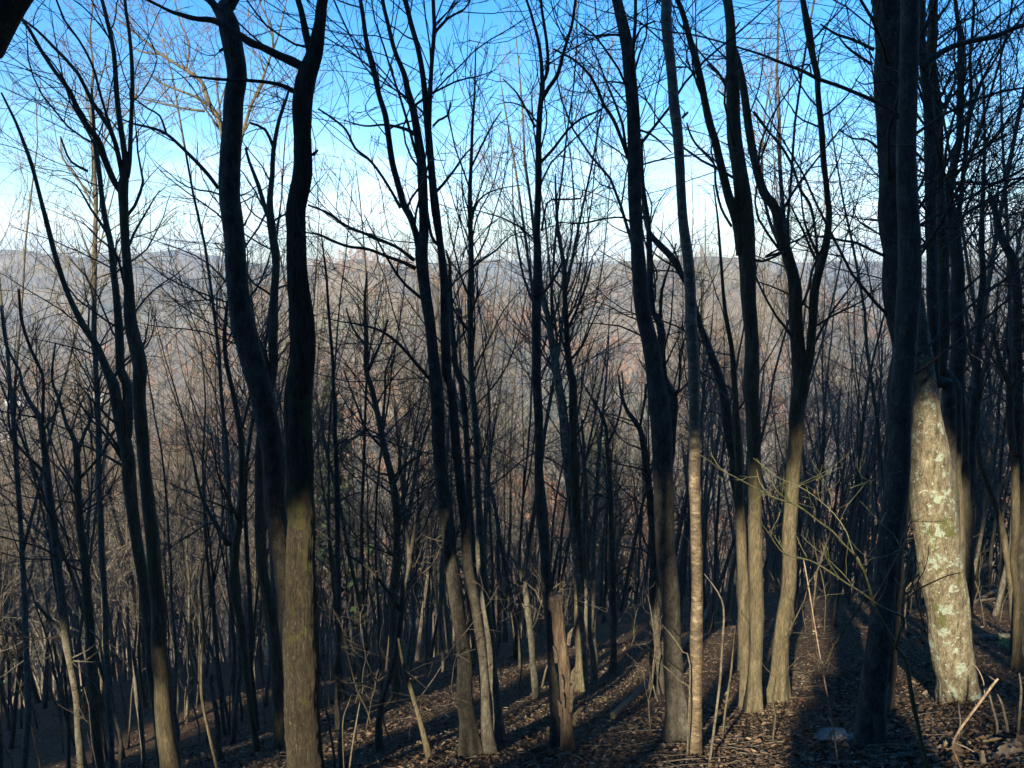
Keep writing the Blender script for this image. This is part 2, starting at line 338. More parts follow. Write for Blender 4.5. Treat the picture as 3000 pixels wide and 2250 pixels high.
def traced(name, label, stems, bark_m='smooth', d=None, lean=0., dens=.8, L1=1.6, start=.25, ext=1.0, twig='twig', S=14, flare=.6, group=None, cat='tree', seed=0, lv=3, land=None, noext=False, trop=.05, ang=48, droop=0, rt=.0026, trunk_name='trunk', ridge=0, freq=11, grow_on=None, wob=.35, step=.12, skip_crown=False, limbs=None):
    """a tree whose stems run through the given photo points (base to top) at its own distance d"""
    rng = np.random.default_rng(1000+seed)
    raws = [parse(s) for s in stems]
    if d is None: d = ground_y(*raws[0][0][:2]) or 12.
    base = None; out = []
    for k, a in enumerate(raws):
        P = np.array([ray(x, y) for x, y, _ in a]); P = P*d; R = a[:, 2]/2/SRC_F*(P[:, 1]*cp-P[:, 2]*sp)*1.0
        if k == 0: z0 = P[0, 2]
        # limbs leave the plane of the trunk a little, each its own way
        up = np.maximum(P[:, 2]-P[0, 2], 0) if k else np.zeros(len(P))
        sc = 1+(lean*(P[:, 2]-z0) + (rng.uniform(-.25, .25) if k else 0)*up)/d; P = P*sc[:, None]; R = R*sc
        P0y = P[0, 1]
        if k == 0:
            gz = hz(P[0, 0], P[0, 1])
            if P[0, 2] > gz+.02:          # carry the stem on down to the ground
                dr = nrm(P[0]-P[min(1, len(P)-1)]); dr = nrm(dr*np.array([.5, .5, 1])); q = P[0]
                for _ in range(60):
                    q2 = q+dr*(q[2]-hz(q[0], q[1]))/max(.35, -dr[2]); q = q2
                    if abs(q[2]-hz(q[0], q[1])) < .02: break
                P = np.concatenate([[q], P]); R = np.concatenate([[max(R[0], R.max()*1.04)], R])
            P = np.concatenate([[P[0]+nrm(P[0]-P[1])*.35], P]); R = np.concatenate([[R[0]*1.03], R])
        top = a[-1]
        if top[1] < 30 and not noext:     # the stem goes on above the picture
            L = ext*min(9., 22*R[-1]+2.); n = 5; dr = nrm(P[-1]-P[-2]); q = P[-1]; r0 = R[-1]; ex = []; er = []
            for i in range(1, n+1):
                dr = nrm(dr+rng.normal(size=3)*.10+np.array([0, 0, .12])); q = q+dr*L/n; ex.append(q); er.append(r0*(1-.8*i/n))
            P = np.concatenate([P, ex]); R = np.concatenate([R, er])
        out.append(resample(P, np.maximum(R, .003), step, wob if k else wob*.8, rng))
    b = out[0][0][0].copy(); base = Vector((b[0], b[1], hz(b[0], b[1])))
    bn = np.array(base)
    root = empty(name, base); tag(root, label, cat, group)
    g = Geo(); P, R = out[0]; tube1(g, P-bn, R, S, rng, flare=flare, ridge=ridge, freq=freq); link(trunk_name, g.mesh(trunk_name, [M[bark_m]]), root)
    for P, R in out[1:]:
        g = Geo(); tube1(g, P-bn, R, max(7, S-4) if R.max() > .03 else 6, rng); link('limb', g.mesh('limb', [M[bark_m]]), root)
    if not skip_crown:
        src = []
        for k, (P, R) in enumerate(out):
            if grow_on is not None and k not in grow_on: continue
            if k == 0:
                c = int(len(P)*start); src.append((P[c:]-bn, R[c:]))
            else: src.append((P-bn, R))
        g = twigs_from(src, rng, dens, L1, rt=rt, lv=lv, trop=trop, ang=ang, droop=droop)
        if g.n: link('crown', g.mesh('crown', [M[twig]]), root)
    if land: LAND.append((land, raws[0][0][0]))
    root['_px'] = float(np.mean(raws[0][:3, 0])) ; root['_d'] = float(d)
    del root['_px']; del root['_d']
    return root, out, base

# ------------------------------------------------------------------ the trees of the photograph
def trees():
    T = traced
    T('forked_tree', 'thickest furrowed brown trunk, crooked, forking near its top into dark limbs', [
      'F 215,1659,150 200,1450,150 192,1250,145 190,1100,142 195,900,128 195,600,118 190,300,115 190,0,108 B 198,1550,106 200,1400,105 180,1200,86 175,1000,80 178,900,82 205,750,82 200,600,72 200,450,84 222,330,84 258,220,68 278,100,48 290,-10,44',
      'B 240,250,36 215,150,30 195,50,26 178,-20,24',
      'B 205,290,40 150,262,40 100,240,36 20,200,30 A 1085,185,34 1030,150,30 930,92,26 850,82,22 780,62,20 740,50,18 720,48,17 708,30,10',
      'B 175,400,22 120,372,18 60,357,15 A 1080,348,14 1000,345,14 940,342,15 880,336,11 820,328,8',
      'B 245,670,16 268,648,8', 'B 225,885,14 300,915,13 390,975,14 460,1005,13 560,1045,14 620,1075,15 672,1110,16'][:5], 'furrow', d=7.6, start=.8, dens=.35, L1=1.5, S=22, seed=1, land='the furrowed giant', flare=.1, ridge=.085, freq=13, step=.035, wob=.2)
    T('crooked_tree', 'dark smooth S-shaped trunk whose base stands against the thickest furrowed trunk', [
      'F 165,1500,70 152,1200,72 130,950,76 106,700,80 80,500,86 62,250,94 34,110,98 10,0,98 A 1075,1500,98 1050,1400,98 1025,1200,88 1008,1000,86 990,850,88 988,750,90 998,600,86 1010,450,82 1030,330,84 1010,200,84 990,100,84 970,40,70 1010,-20,52',
      'A 955,70,40 925,20,34 900,-20,30', 'A 985,200,18 955,212,14 938,232,10',
      'A 945,815,18 900,755,18 850,700,17 790,640,15 720,578,13 650,550,11 580,535,9 520,512,6',
      'A 720,578,10 690,500,9 640,470,8 560,410,5'], 'smooth', d=7.85, start=.85, dens=.6, L1=1.3, S=18, ridge=.022, freq=8, step=.05, wob=.2, seed=2, land='the S-shaped trunk', flare=.1)
    T('bare_tree', 'slim grey-brown tree whose straight trunk forks into four upright dark limbs above the ridge', [
      'E 745,1659,88 710,1450,75 690,1250,68 680,1000,62 665,700,58 640,450,52 620,250,50 600,30,55 A 598,1600,60 580,1450,58 555,1250,42 540,1050,35 535,900,38 532,800,44 545,700,26 525,550,23 505,400,21 490,220,20 460,80,18 435,-20,16',
      'A 530,830,34 500,790,28 450,680,28 420,600,26 350,500,22 300,390,20 240,310,18 180,220,16 130,130,14 95,85,11',
      'A 532,780,26 515,680,22 480,560,20 400,440,18 340,320,16 230,200,15 160,130,12 95,80,9',
      'A 548,770,24 562,700,20 567,550,18 572,350,16 560,150,14 540,-10,13',
      'A 480,560,14 440,430,12 400,280,11 340,170,10 280,90,9 240,-10,8'], 'tan', d=8.6, start=.45, dens=.55, L1=1.5, seed=3, land='the four-limbed tree', flare=.1)
    T('bare_tree', 'slim dark tree whose long curved limb sweeps across the valley to a thin tip', [
      'E 690,1520,40 670,1350,40 650,1150,42 620,850,46 590,650,48 560,450,52 545,260,52 510,100,44 490,0,42 A 460,1600,35 420,1500,30 360,1400,28 300,1280,22 260,1180,22 230,1080,20 200,950,18 180,870,16 140,720,15 105,620,14 70,530,12 30,450,10 5,400,8',
      'E 545,230,38 548,150,38 545,0,40 A 520,1600,36 515,1400,32 495,1200,28 480,1050,25 455,950,24 440,850,22 422,700,20 410,620,16 400,450,11 395,380,8',
      'A 520,1130,16 490,1080,16 460,1000,14 390,900,10 330,800,7 270,770,5', 'A 380,740,12 310,700,10 280,640,9 262,590,7'], 'tan', d=9.4, start=.45, dens=.6, L1=1.5, seed=4, land='the long-limbed tree', flare=.1)
    T('bare_tree', 'brown trunk seen through the gap between the two thickest dark trunks', [
      'F 100,1600,50 95,1350,52 80,1050,48 40,850,42 18,600,44 18,300,40 40,100,36 B 75,1600,38 78,1450,38 80,1300,35 88,1150,32 75,1050,34 65,950,34 60,850,26 70,750,22 75,650,20 100,520,16 130,430,12 145,380,8',
      'B 62,940,24 35,880,20 10,800,18 -30,700,14 A 1060,640,12', 'B 75,640,16 40,560,14 A 1090,540,12 1068,520,9',
      'B 80,1340,16 A 1200,1230,12', 'B 75,640,15 50,500,14 20,420,12 A 1110,330,10 1080,200,8'][:3]+['F 30,150,20 B 55,1659,22 35,1520,20 A 1110,1450,16 1085,1290,8'], 'tan', d=11, start=.55, dens=.7, L1=1.6, seed=5, flare=.1)
    T('bare_tree', 'tallest multi-limbed dark tree with two pale arching limbs reaching out from its lowest fork', [
      'F 935,1610,66 905,1400,64 908,1200,62 875,1000,60 848,800,62 828,600,62 803,400,60 785,200,58 775,0,58 B 772,1600,50 752,1400,52 722,1200,52 712,1090,56 722,1000,42 722,850,42 715,700,40 702,600,36 680,480,30 652,380,26 640,320,23 600,220,20 570,100,18 545,-10,17',
      'B 705,1070,34 690,1010,28 665,940,28 635,880,30 610,780,28 590,700,26 575,600,24 560,500,24 530,400,22 505,280,26 480,180,22 465,80,20 450,-10,18',
      'B 690,1160,20 640,1135,15 560,1105,14 480,1075,13 400,1065,12 330,1040,12 270,1012,9 215,1005,6',
      'B 685,1125,18 620,1075,14 560,1045,13 460,1005,13 390,975,12 300,915,11 225,885,8',
      'B 625,900,14 570,800,13 500,700,12 430,640,11 390,560,10 330,510,9 270,470,7',
      'B 752,1640,16 700,1580,16 620,1490,14 540,1430,12 440,1400,9 360,1388,6 290,1370,4',
      'B 700,590,22 650,560,14 560,540,10 470,545,8 380,520,5'], 'smooth', lean=.0, start=.5, dens=.75, L1=1.8, seed=6, S=16, ridge=.02, freq=7, step=.05, wob=.25, land='the multi-limbed tree')
    T('bare_tree', 'straight dark trunk forking high up, close beside the tallest multi-limbed tree', [
      'F 1015,1600,50 990,1400,44 980,1200,42 952,1000,44 920,800,42 900,600,42 880,400,42 865,200,42 842,0,42 B 828,1620,45 820,1400,40 812,1200,38 795,1050,32 775,900,40 760,750,32 748,600,34 735,450,28 720,320,25 700,200,24 670,100,22 640,-10,20',
      'B 745,580,24 750,420,22 762,250,20 770,120,20 765,-10,19', 'B 790,1060,16 770,1040,14 755,1000,12 740,900,8',
      'B 765,545,10 790,520,10 828,500,10 840,440,7', 'B 768,150,14 830,80,10 900,40,8 930,-10,7'], 'smooth', start=.5, dens=.7, L1=1.7, seed=7, land='the straight twin')
    T('bare_tree', 'lichen-speckled slender trunk with a fan of fine upswept branches', [
      'F 1058,1540,38 1045,1400,36 1025,1250,38 1010,1050,42 990,900,44 970,700,44 965,550,36 955,350,30 945,150,28 932,0,28 B 935,1659,28 928,1450,28 925,1300,28 930,1180,28 928,1050,24 925,850,20 930,700,16 935,550,12 945,400,9 950,200,5',
      'B 930,1160,12 980,1120,10 1040,1080,8 1100,1020,6 1160,1000,4', 'B 928,960,10 960,870,9 1010,830,7 1080,810,5 1150,800,4', 'B 925,820,9 890,720,8 860,640,7 840,540,6 820,440,4',
      'B 932,720,9 980,620,8 1020,540,7 1060,480,5', 'B 928,1300,10 900,1230,9 870,1170,8 820,1100,5'], 'pale', start=.42, dens=1.5, L1=1.7, ang=38, trop=.12, seed=8, land='the fan-branched tree')
    T('bare_tree', 'thin pole-like trunk squeezed behind two dark trunks and vanishing among their branches', [
      'F 1000,1450,32 975,1250,30 960,1000,28 935,700,28 915,400,27 905,200,27 890,0,28 B 865,1600,28 850,1400,22 840,1250,16 838,1140,12 820,1080,7'], 'smooth', d=11.5, start=.5, dens=.8, seed=9)
    T('bare_tree', 'evenly tapered dark trunk dividing into slim upright limbs against clear blue sky', [
      'G 200,1560,50 190,1400,50 175,1200,46 165,1000,48 145,800,45 130,600,42 118,400,40 112,200,38 106,0,40 C 107,1500,42 105,1350,40 106,1200,38 110,1000,28 115,850,28 115,700,28 112,600,26 118,480,24 130,350,19 120,200,15 95,100,12 60,-10,10',
      'C 124,440,20 160,380,18 200,320,17 225,220,14 260,100,12 275,-20,11', 'C 130,360,16 155,300,18 150,180,15 130,50,13 125,-20,12',
      'C 125,700,16 180,640,13 240,560,11 300,510,10 370,480,7 450,430,4', 'C 128,1000,9 150,880,8 200,862,9 295,858,8 305,820,5', 'C 100,550,12 60,470,10 20,400,8 -40,340,5', 'C 118,1280,12 150,1250,10 200,1170,9 225,1110,7'], 'smooth', start=.55, dens=.8, L1=1.6, seed=10, land='the tapered trunk')
    T('bare_tree', 'brown-sided trunk sprouting many steep twigs, just past the broken snag', [
      'G 308,1330,44 295,1200,38 288,1000,42 290,800,46 285,600,44 275,400,38 262,200,34 262,0,34 C 255,1620,34 240,1500,26 230,1300,22 225,1150,20 200,1000,15 190,850,11 188,750,6',
      'C 236,1440,14 262,1380,12 300,1290,10 330,1210,8 350,1120,5', 'C 228,1260,12 200,1220,10 170,1200,6', 'C 248,1560,12 300,1500,10 345,1400,8 400,1290,5'], 'tan', start=.5, dens=1.3, L1=1.5, ang=32, trop=.14, seed=11, land='the twiggy-sided trunk')
    T('bare_tree', 'slim stem with blotches of white-green lichen, slanting beside a darker trunk', [
      'G 275,700,20 262,620,20 245,480,20 235,350,22 225,200,26 205,50,26 C 190,1620,28 160,1400,22 132,1290,18 120,1230,12'], 'lichen', d=13, start=.4, dens=.6, seed=12, flare=.2)
    T('bare_tree', 'broadest jet-dark straight trunk, unbranched low down, next to the shiny birch', [
      'G 718,1545,100 715,1450,88 705,1300,80 690,1100,80 680,900,80 668,700,84 658,500,88 650,350,90 643,200,92 632,60,90 C 620,1640,78 600,1500,72 565,1350,65 545,1150,62 535,1000,56 530,800,58 525,600,58 520,450,55 505,250,55 488,150,52 460,20,45 450,-30,42',
      'C 520,970,10 480,940,8 400,945,8 300,965,9 200,960,5', 'C 500,680,14 480,620,16 440,520,16 400,460,15 380,410,14 340,330,12 270,260,10 180,210,6',
      'C 515,170,12 450,150,10 360,155,8 290,140,5', 'C 530,180,10 560,120,9 620,90,7', 'C 545,560,10 600,580,9 650,620,8 690,660,6'], 'smooth', start=.5, dens=.7, L1=1.8, seed=13, S=16, ridge=.015, freq=8, step=.05, wob=.2, land='the jet-dark trunk')
    T('bare_tree', 'thinner trunk hugging the back of the broadest jet-dark straight one', [
      'G 640,1250,30 630,1000,32 665,500,36 690,250,34 695,50,34 C 655,1640,34 640,1400,28 610,1350,26 595,1200,28 590,1000,26 570,850,22 562,700,16 560,600,10',
      'C 590,1010,24 640,1060,26 700,1130,28 760,1220,26 800,1400,26 850,1500,26 890,1600,24'][:1]+['C 640,1400,16 650,1250,14 680,1150,10 710,1050,6'], 'smooth', d=12, start=.5, dens=.9, seed=14, flare=.1)
    T('birch_tree', 'shiny golden-tan birch with curling horizontal peels, slender and nearest the camera', [
      'G 787,1690,62 790,1550,58 795,1400,52 797,1200,50 798,1000,50 797,800,52 795,600,48 790,400,46 788,200,46 785,0,48 C 785,1620,48 783,1550,48 775,1400,50 768,1250,48 755,1100,48 740,980,45 732,850,42 725,700,42 715,560,44 700,450,44 690,330,42 675,200,44 665,80,46 665,-10,44',
      'C 735,510,14 752,492,12 770,478,10', 'C 690,210,10 640,170,8 560,100,7 500,70,7 440,58,6 370,40,4', 'C 700,290,9 735,290,8 780,290,5'], 'birch', d=7.0, start=.85, dens=.35, L1=1.2, S=18, ridge=.018, freq=4, step=.03, wob=.15, seed=15, land='the golden birch', flare=.1)
    T('bare_tree', 'trunk behind the birch leaning away downhill and crossing it twice', [
      'G 990,650,50 965,400,50 950,250,48 925,100,44 905,0,40 C 895,1620,36 850,1500,30 810,1400,28 770,1260,26 730,1180,28 690,1110,28 640,1060,26 590,1000,22 570,900,16 560,800,10'], 'smooth', d=13.5, start=.6, dens=.8, seed=16)
    T('bare_tree', 'tall trunk splitting at eye level into two parallel dark stems, lower bark olive and sunlit', [
      'G 1035,1425,56 1045,1300,50 1055,1100,54 1055,900,58 1050,700,58 1050,500,58 1048,300,58 1040,100,60 C 1030,1659,64 1030,1500,60 1020,1300,60 1010,1150,72 1008,1000,74 995,850,70 980,700,60 960,550,60 955,400,55 950,250,52 945,120,48 930,10,45 925,-30,44',
      'C 990,1100,54 970,960,40 935,850,38 910,740,36 880,620,36 850,520,34 825,400,33 795,260,31 765,150,28 740,60,25 710,-15,22',
      'C 920,350,12 885,310,11 850,282,9 835,268,7', 'C 925,420,8 900,400,8 880,382,6', 'C 950,980,12 905,900,12 880,800,12 870,700,10 800,630,11 770,580,9 755,530,7', 'C 1020,1100,10 1080,1130,11 1180,1085,10 D 60,1110,9 150,1060,9 250,1015,7', 'C 965,125,9 985,95,6'], 'tan', start=.55, dens=.6, L1=1.7, seed=17, S=16, ridge=.02, freq=7, step=.05, wob=.25, land='the split olive tree')
    T('bare_tree', 'olive-tinted trunk standing pressed against the foot of the tree that splits in two', [
      'G 1015,1400,42 1008,1250,44 1005,1000,50 1000,850,50 990,700,46 985,550,40 975,350,36 970,150,30 C 960,1640,26 945,1500,22 920,1350,18 905,1150,14 890,950,10 870,800,6'], 'tan', start=.6, dens=.8, seed=18)
    T('bare_tree', 'olive-brown trunk with a V fork of two sinuous limbs rising side by side', [
      'H 115,1372,74 125,1200,66 142,1050,58 155,900,58 168,700,58 178,500,58 190,300,62 200,100,62 D 215,1659,72 208,1500,58 195,1350,56 185,1200,52 160,1100,48 130,1000,44 108,900,42 60,830,40 20,700,34 C 1025,560,34 1005,400,32 985,290,28 960,200,20',
      'D 225,1650,40 250,1560,40 268,1400,36 275,1250,36 300,1150,36 325,1050,36 338,930,28 330,850,28 315,700,27 305,550,25 290,400,22 288,330,26 268,250,26 250,130,34 235,60,26 222,-10,24',
      'D 278,1200,12 285,1060,12 262,900,14 215,820,12 180,720,12 130,630,10 60,550,9 5,480,6', 'D 285,350,9 260,320,8 252,280,9 205,290,9 215,350,8', 'C 1045,480,8 1090,540,8 1140,610,7 1180,660,5'], 'tan', start=.55, dens=.6, L1=1.6, seed=19, S=16, ridge=.02, freq=7, step=.05, wob=.25, land='the V-forked tree')
    T('bare_tree', 'very broad blackish trunk rising behind the smooth grey leaning one', [
      'H 556,1440,92 590,1000,92 622,500,94 640,100,96 D 645,1500,96 632,1300,92 612,1000,95 605,800,100 600,600,106 592,400,116 588,200,124 580,0,134 578,-40,134',
      'D 530,215,16 480,190,14 420,165,13 370,150,12 310,120,9 290,90,6', 'D 525,280,15 460,240,13 410,200,10 380,160,7', 'D 545,640,12 500,605,9 440,600,8 380,560,5', 'D 600,1115,14 520,1080,12 460,1050,11 400,1040,10 320,1025,9 230,1015,5', 'D 535,1000,7 470,960,6 440,900,4'], 'smooth', d=8.7, start=.3, dens=.9, L1=1.5, seed=20, S=16, ridge=.03, freq=9, step=.06, land='the blackish trunk', droop=.04)
    T('bare_tree', 'smooth grey leaning trunk that crosses in front of the lichen-patched one', [
      'H 510,1560,116 522,1400,108 542,1200,104 562,1000,94 588,800,92 608,600,92 632,400,94 645,200,92 652,0,92 D 660,1580,92 670,1400,94 680,1200,96 680,1000,90 675,800,84 672,600,80 680,400,76 686,200,76 690,0,75 691,-40,75',
      'D 640,510,18 600,475,17 520,430,17 440,395,16 380,370,16 290,340,15 220,305,14 130,270,12 60,240,10 0,220,9 C 980,205,8 900,180,8 780,150,7 640,130,6 520,90,5 470,60,4',
      'D 640,345,9 600,348,8 540,355,8 490,365,6 450,345,5', 'D 625,640,7 580,610,6 520,585,6 480,570,4', 'D 740,300,26 780,255,24 840,215,23 900,190,22 980,170,22 1060,155,22 1130,125,20 1190,105,18'], 'smooth', start=.9, dens=.25, L1=1.3, seed=21, S=18, flare=.3, ridge=.014, freq=7, step=.04, wob=.15, land='the leaning grey trunk')
    T('lichen_tree', 'stout leaning trunk covered in white-green lichen patches, brightly sunlit', [
      'H 893,1375,150 885,1280,145 872,1200,165 848,1000,168 822,820,174 797,600,182 778,400,166 758,200,138 745,0,96 D 745,1600,84 738,1480,72 720,1350,64 700,1200,60 685,1000,58 678,800,56 674,600,54 672,300,50 672,0,46'], 'lichen', start=.85, dens=.3, seed=22, S=22, flare=.3, wob=.1, lean=.05, ridge=.06, freq=10, step=.035, land='the lichen-patched trunk', ext=.6)
    T('bare_tree', 'first of the three crowded dark stems beyond the lichen-patched trunk', [
      'H 870,1000,44 870,600,50 862,300,55 850,0,54 D 790,1659,54 785,1400,50 780,1200,48 775,1000,48 775,800,48 775,600,46 760,400,42 740,200,34 738,-20,32', 'D 770,560,12 720,500,10 700,440,8'], 'smooth', d=10.5, start=.5, dens=.8, seed=23, lean=.02)
    T('bare_tree', 'middle one of the three crowded dark stems beyond the lichen-patched trunk', [
      'H 905,900,46 900,600,48 885,300,50 875,0,50 D 825,1600,50 835,1400,50 835,1200,48 830,950,44 820,800,40 815,650,40 800,500,42 785,350,44 780,200,38 788,-20,34'], 'tan', d=10.9, start=.5, dens=.8, seed=24)
    T('bare_tree', 'last and thickest of the three crowded dark stems, spreading long twiggy boughs', [
      'H 930,800,58 915,500,60 905,200,60 900,0,58 D 888,1659,60 895,1450,60 890,1300,56 885,1100,54 870,950,56 852,850,56 875,720,32 900,600,28 905,450,29 908,300,27 905,150,23 890,60,18 880,-20,16',
      'D 885,960,22 905,870,20 922,720,18 938,550,18 950,400,16 945,250,13 960,100,11 965,-20,10', 'D 870,780,14 940,690,12 1010,640,11 1070,580,11 1120,510,10 1190,440,9', 'D 870,790,12 950,785,11 1010,795,11 1080,785,10 1190,765,9', 'D 905,480,10 960,330,9 1010,200,7 1060,80,6'], 'smooth', d=11.6, start=.45, dens=1.0, L1=1.9, seed=25, land='the crowded stems')
    T('bare_tree', 'kinked dark trunk bending sharply where the frame of trees thins out on the uphill side', [
      'H 1165,700,40 1160,400,38 1155,200,38 1152,0,38 D 1150,1600,40 1150,1400,40 1150,1250,38 1130,1120,34 1080,1020,28 1050,900,24 1030,830,14', 'D 1060,920,12 1070,820,10 1060,740,7', 'H 1165,350,16 1120,180,14 D 1120,1600,12 1100,1450,8'], 'smooth', d=13, start=.45, dens=.9, seed=26)
    T('bare_tree', 'thin wavering dark stem standing alone between the three crowded stems and the kinked trunk', [
      'H 935,950,30 938,700,34 940,400,36 955,200,34 965,50,32 D 975,1659,30 985,1400,28 1000,1200,26 1000,1000,22 1005,800,18 1010,600,12 1005,400,8 990,250,5'], 'smooth', d=12.5, start=.4, dens=1., seed=27)
    T('bare_tree', 'forked brown stem with a pale lower trunk near the fern', [
      'H 1132,1090,18 1118,850,22 1100,700,24 1070,560,24 1020,420,26 985,300,26 975,150,24 D 1000,1640,16 1040,1500,12 1060,1350,9 1070,1200,6'], 'tan', start=.5, dens=.8, seed=28)
    T('bare_tree', 'slightly sunlit tan trunk rising just behind the kinked dark one', [
      'H 1150,900,30 1140,750,30 1145,600,32 1145,400,30 1120,200,30 1110,0,28 D 1085,1600,22 1060,1500,18 1040,1400,12'], 'tan', d=11.4, start=.6, dens=.8, seed=29)
    T('bare_tree', 'pale curving slim trunk with a branch thrust out low over the hollow', [
      'E 340,1500,30 330,1350,30 312,1250,34 285,1100,38 265,900,34 240,700,33 215,500,30 200,350,28 185,250,26 175,150,22 130,80,16 95,0,13 A 85,1600,12 30,1500,12 12,1400,10 5,1320,8',
      'E 190,280,14 182,180,14 188,50,13 A 185,1620,12 130,1500,12 90,1380,12 80,1250,9', 'E 195,385,14 150,340,12 100,290,11 50,220,10 35,120,8 A 40,1600,5',
      'E 285,1120,22 255,1060,18 200,1000,15 150,940,12', 'E 210,540,12 260,600,10 300,680,9', 'E 300,1190,8 380,1150,5 440,1100,3', 'E 305,1195,8 440,1200,5 560,1190,4 660,1165,3'], 'pale', d=10, start=.5, dens=.8, L1=1.4, seed=30, land='the pale curving trunk')
    T('bare_tree', 'brown tree with wriggling twin limbs next to the pale curving trunk', [
      'E 400,1250,40 390,1050,40 370,800,38 345,600,34 335,400,28 325,250,20 290,180,16 260,80,12 230,0,11 A 225,1600,10 240,1480,7', 'E 335,300,18 370,200,14 400,130,12 380,40,8', 'E 335,420,14 440,300,12 500,190,8'], 'tan', d=12.5, start=.5, dens=.9, seed=31)
    T('bare_tree', 'dark wavy trunk whose lower end shows a pale patch above the leaf-covered slope', [
      'E 1115,1590,24 1090,1450,26 1072,1300,26 1055,1180,28 1040,1020,34 1010,850,38 1030,650,32 1045,450,28 1045,250,27 1020,100,22 998,0,20 A 985,1600,20 970,1450,18 980,1300,10', 'E 1045,200,12 1070,100,10 1085,0,6', 'E 990,700,22 930,600,18 870,480,14 830,300,9'], 'tan', start=.5, dens=.9, seed=32, land='the wavy trunk')
    T('bare_tree', 'thin straight dark pole ending in a fine tip behind the furrowed trunk', [
      'F 352,1250,18 357,1000,22 355,700,24 350,400,22 342,200,18 335,0,16 B 330,1550,14 318,1400,13 305,1200,10 290,1080,7 280,980,4'], 'smooth', d=12, start=.3, dens=1.0, L1=1.2, seed=33)
    T('bare_tree', 'spreading brown tree with a zigzag trunk and a rounded crown under the skyline knoll', [
      'F 590,1520,38 600,1300,38 592,1000,36 605,800,36 608,600,32 590,420,30 560,300,28 530,150,26 495,0,22 B 480,1600,20 475,1450,16 470,1300,12 480,1180,8',
      'F 600,400,16 660,340,14 720,300,10', 'B 485,1600,14 540,1480,11 570,1380,8', 'B 478,1500,12 420,1420,10 390,1330,7', 'F 560,290,14 480,200,11 430,80,9 B 380,1600,7', 'F 545,200,13 560,50,12 B 560,1600,9 600,1500,6'], 'tan', d=15, start=.35, dens=1.8, L1=1.6, seed=34, land='the round-crowned tree')
    T('bare_tree', 'slanting thin trunk that bends at an elbow and props a crossing branch', [
      'F 535,1590,26 530,1480,24 550,1350,24 590,1210,26 628,980,28 640,850,26 665,760,24 650,650,18 630,550,12', 'F 628,985,18 560,880,16 480,790,13 400,740,9 380,700,6', 'F 665,760,18 700,560,14 760,440,10 840,330,7'], 'smooth', start=.5, dens=.7, seed=35)
    T('young_tree', 'short sunlit tan stem leaning over the leaf litter', [
      'F 748,1625,20 720,1500,20 680,1350,20 650,1250,18 628,1180,14 615,1100,8'], 'tan', start=.5, dens=.4, seed=36)
    T('young_tree', 'pale bent sapling with a forked top, standing over a lit leafy spot', [
      'G 108,1362,26 95,1250,27 80,1080,28 62,950,28 45,840,26 20,780,12 -10,740,6', 'G 45,850,14 60,760,12 65,600,9'], 'pale', start=.4, dens=.6, twig='paletwig', seed=37)
    T('bare_tree', 'pale smooth trunk glowing between the darker poles behind the snag', [
      'G 352,1200,22 330,1050,24 315,900,24 310,700,24 318,500,20 310,300,14 300,150,9'], 'pale', d=14, start=.4, dens=.8, seed=38, twig='paletwig')
    T('bare_tree', 'narrow lichen-grey pole standing straight behind the snag and past the pale smooth trunk', [
      'G 355,1100,18 352,900,19 352,700,18 360,500,17 380,250,14 400,50,10 C 410,1600,8 420,1450,5'], 'pale', d=16, start=.4, dens=.8, seed=39)
    T('bare_tree', 'dark twiggy tree with a Y-shaped top in front of the pinkish hillside', [
      'G 440,1180,26 438,900,28 430,650,24 425,450,20 412,300,18 405,180,15 370,100,11 330,40,8 C 300,1640,5', 'G 415,260,12 460,150,10 480,30,8 C 475,1600,6'], 'smooth', d=15, start=.35, dens=1.1, seed=40)
    T('bare_tree', 'dark bowed trunk leaning into the broadest straight one from the valley side', [
      'G 610,1000,34 608,700,34 595,500,32 570,300,28 548,190,24 500,120,18 470,40,12 C 460,1620,9', 'G 550,200,14 570,80,12 580,0,9'], 'smooth', d=12.5, start=.4, dens=1.1, seed=41)
    T('pale_tree', 'sunlit whitish tree showing its crooked pale limbs past the top of the S-shaped trunk', [
      'F 30,200,30 A 1100,1500,30 1040,1200,30 1010,900,28 960,560,24 905,450,20 870,350,16 800,300,14 700,240,12 640,190,10 560,120,8 500,80,6',
      'A 900,455,14 850,420,12 760,385,10 680,350,8 620,290,6', 'A 885,480,11 800,470,9 730,455,8 620,430,6 540,400,4', 'A 805,300,9 820,200,8 780,100,7 760,20,6',
      'A 1000,800,16 1070,500,14 1130,350,12 1180,200,10 B 60,100,8 20,20,7', 'A 1110,420,11 1150,300,10 1200,160,8 1230,40,6', 'A 690,235,8 600,220,7 500,130,6 440,60,4'], 'pale', d=13.5, start=.5, dens=1.3, L1=1.8, twig='paletwig', seed=46, flare=.1)
    T('pale_tree', 'slender light-barked tree with sunlit whitish top, rising just behind the four-limbed slim tree', [
      'E 430,500,24 E 425,200,24 A 415,1600,22 405,1300,20 412,900,18 402,650,15 395,450,12 402,300,9 390,150,7 400,20,6', 'A 410,900,10 330,760,9 270,680,8 262,600,5', 'A 405,720,10 480,560,9 560,470,7 600,380,5', 'A 400,560,9 330,480,8 240,440,6 150,400,4', 'A 398,450,8 440,330,7 470,200,5'], 'pale', d=16, start=.4, dens=1.6, L1=1.8, twig='paletwig', seed=47)
    # broken snag with the dead stem that leans on it
    T('broken_snag', 'broken-off orange-brown dead trunk with peeling bark and a ragged top', [
      'G 245,1592,62 240,1500,52 235,1400,48 225,1250,48 205,1100,50 195,1000,52 188,920,60 186,905,50'], 'snag', skip_crown=True, S=16, seed=42, wob=.4, flare=.12, ridge=.05, freq=6, step=.03, land='the broken snag', cat='dead trunk')
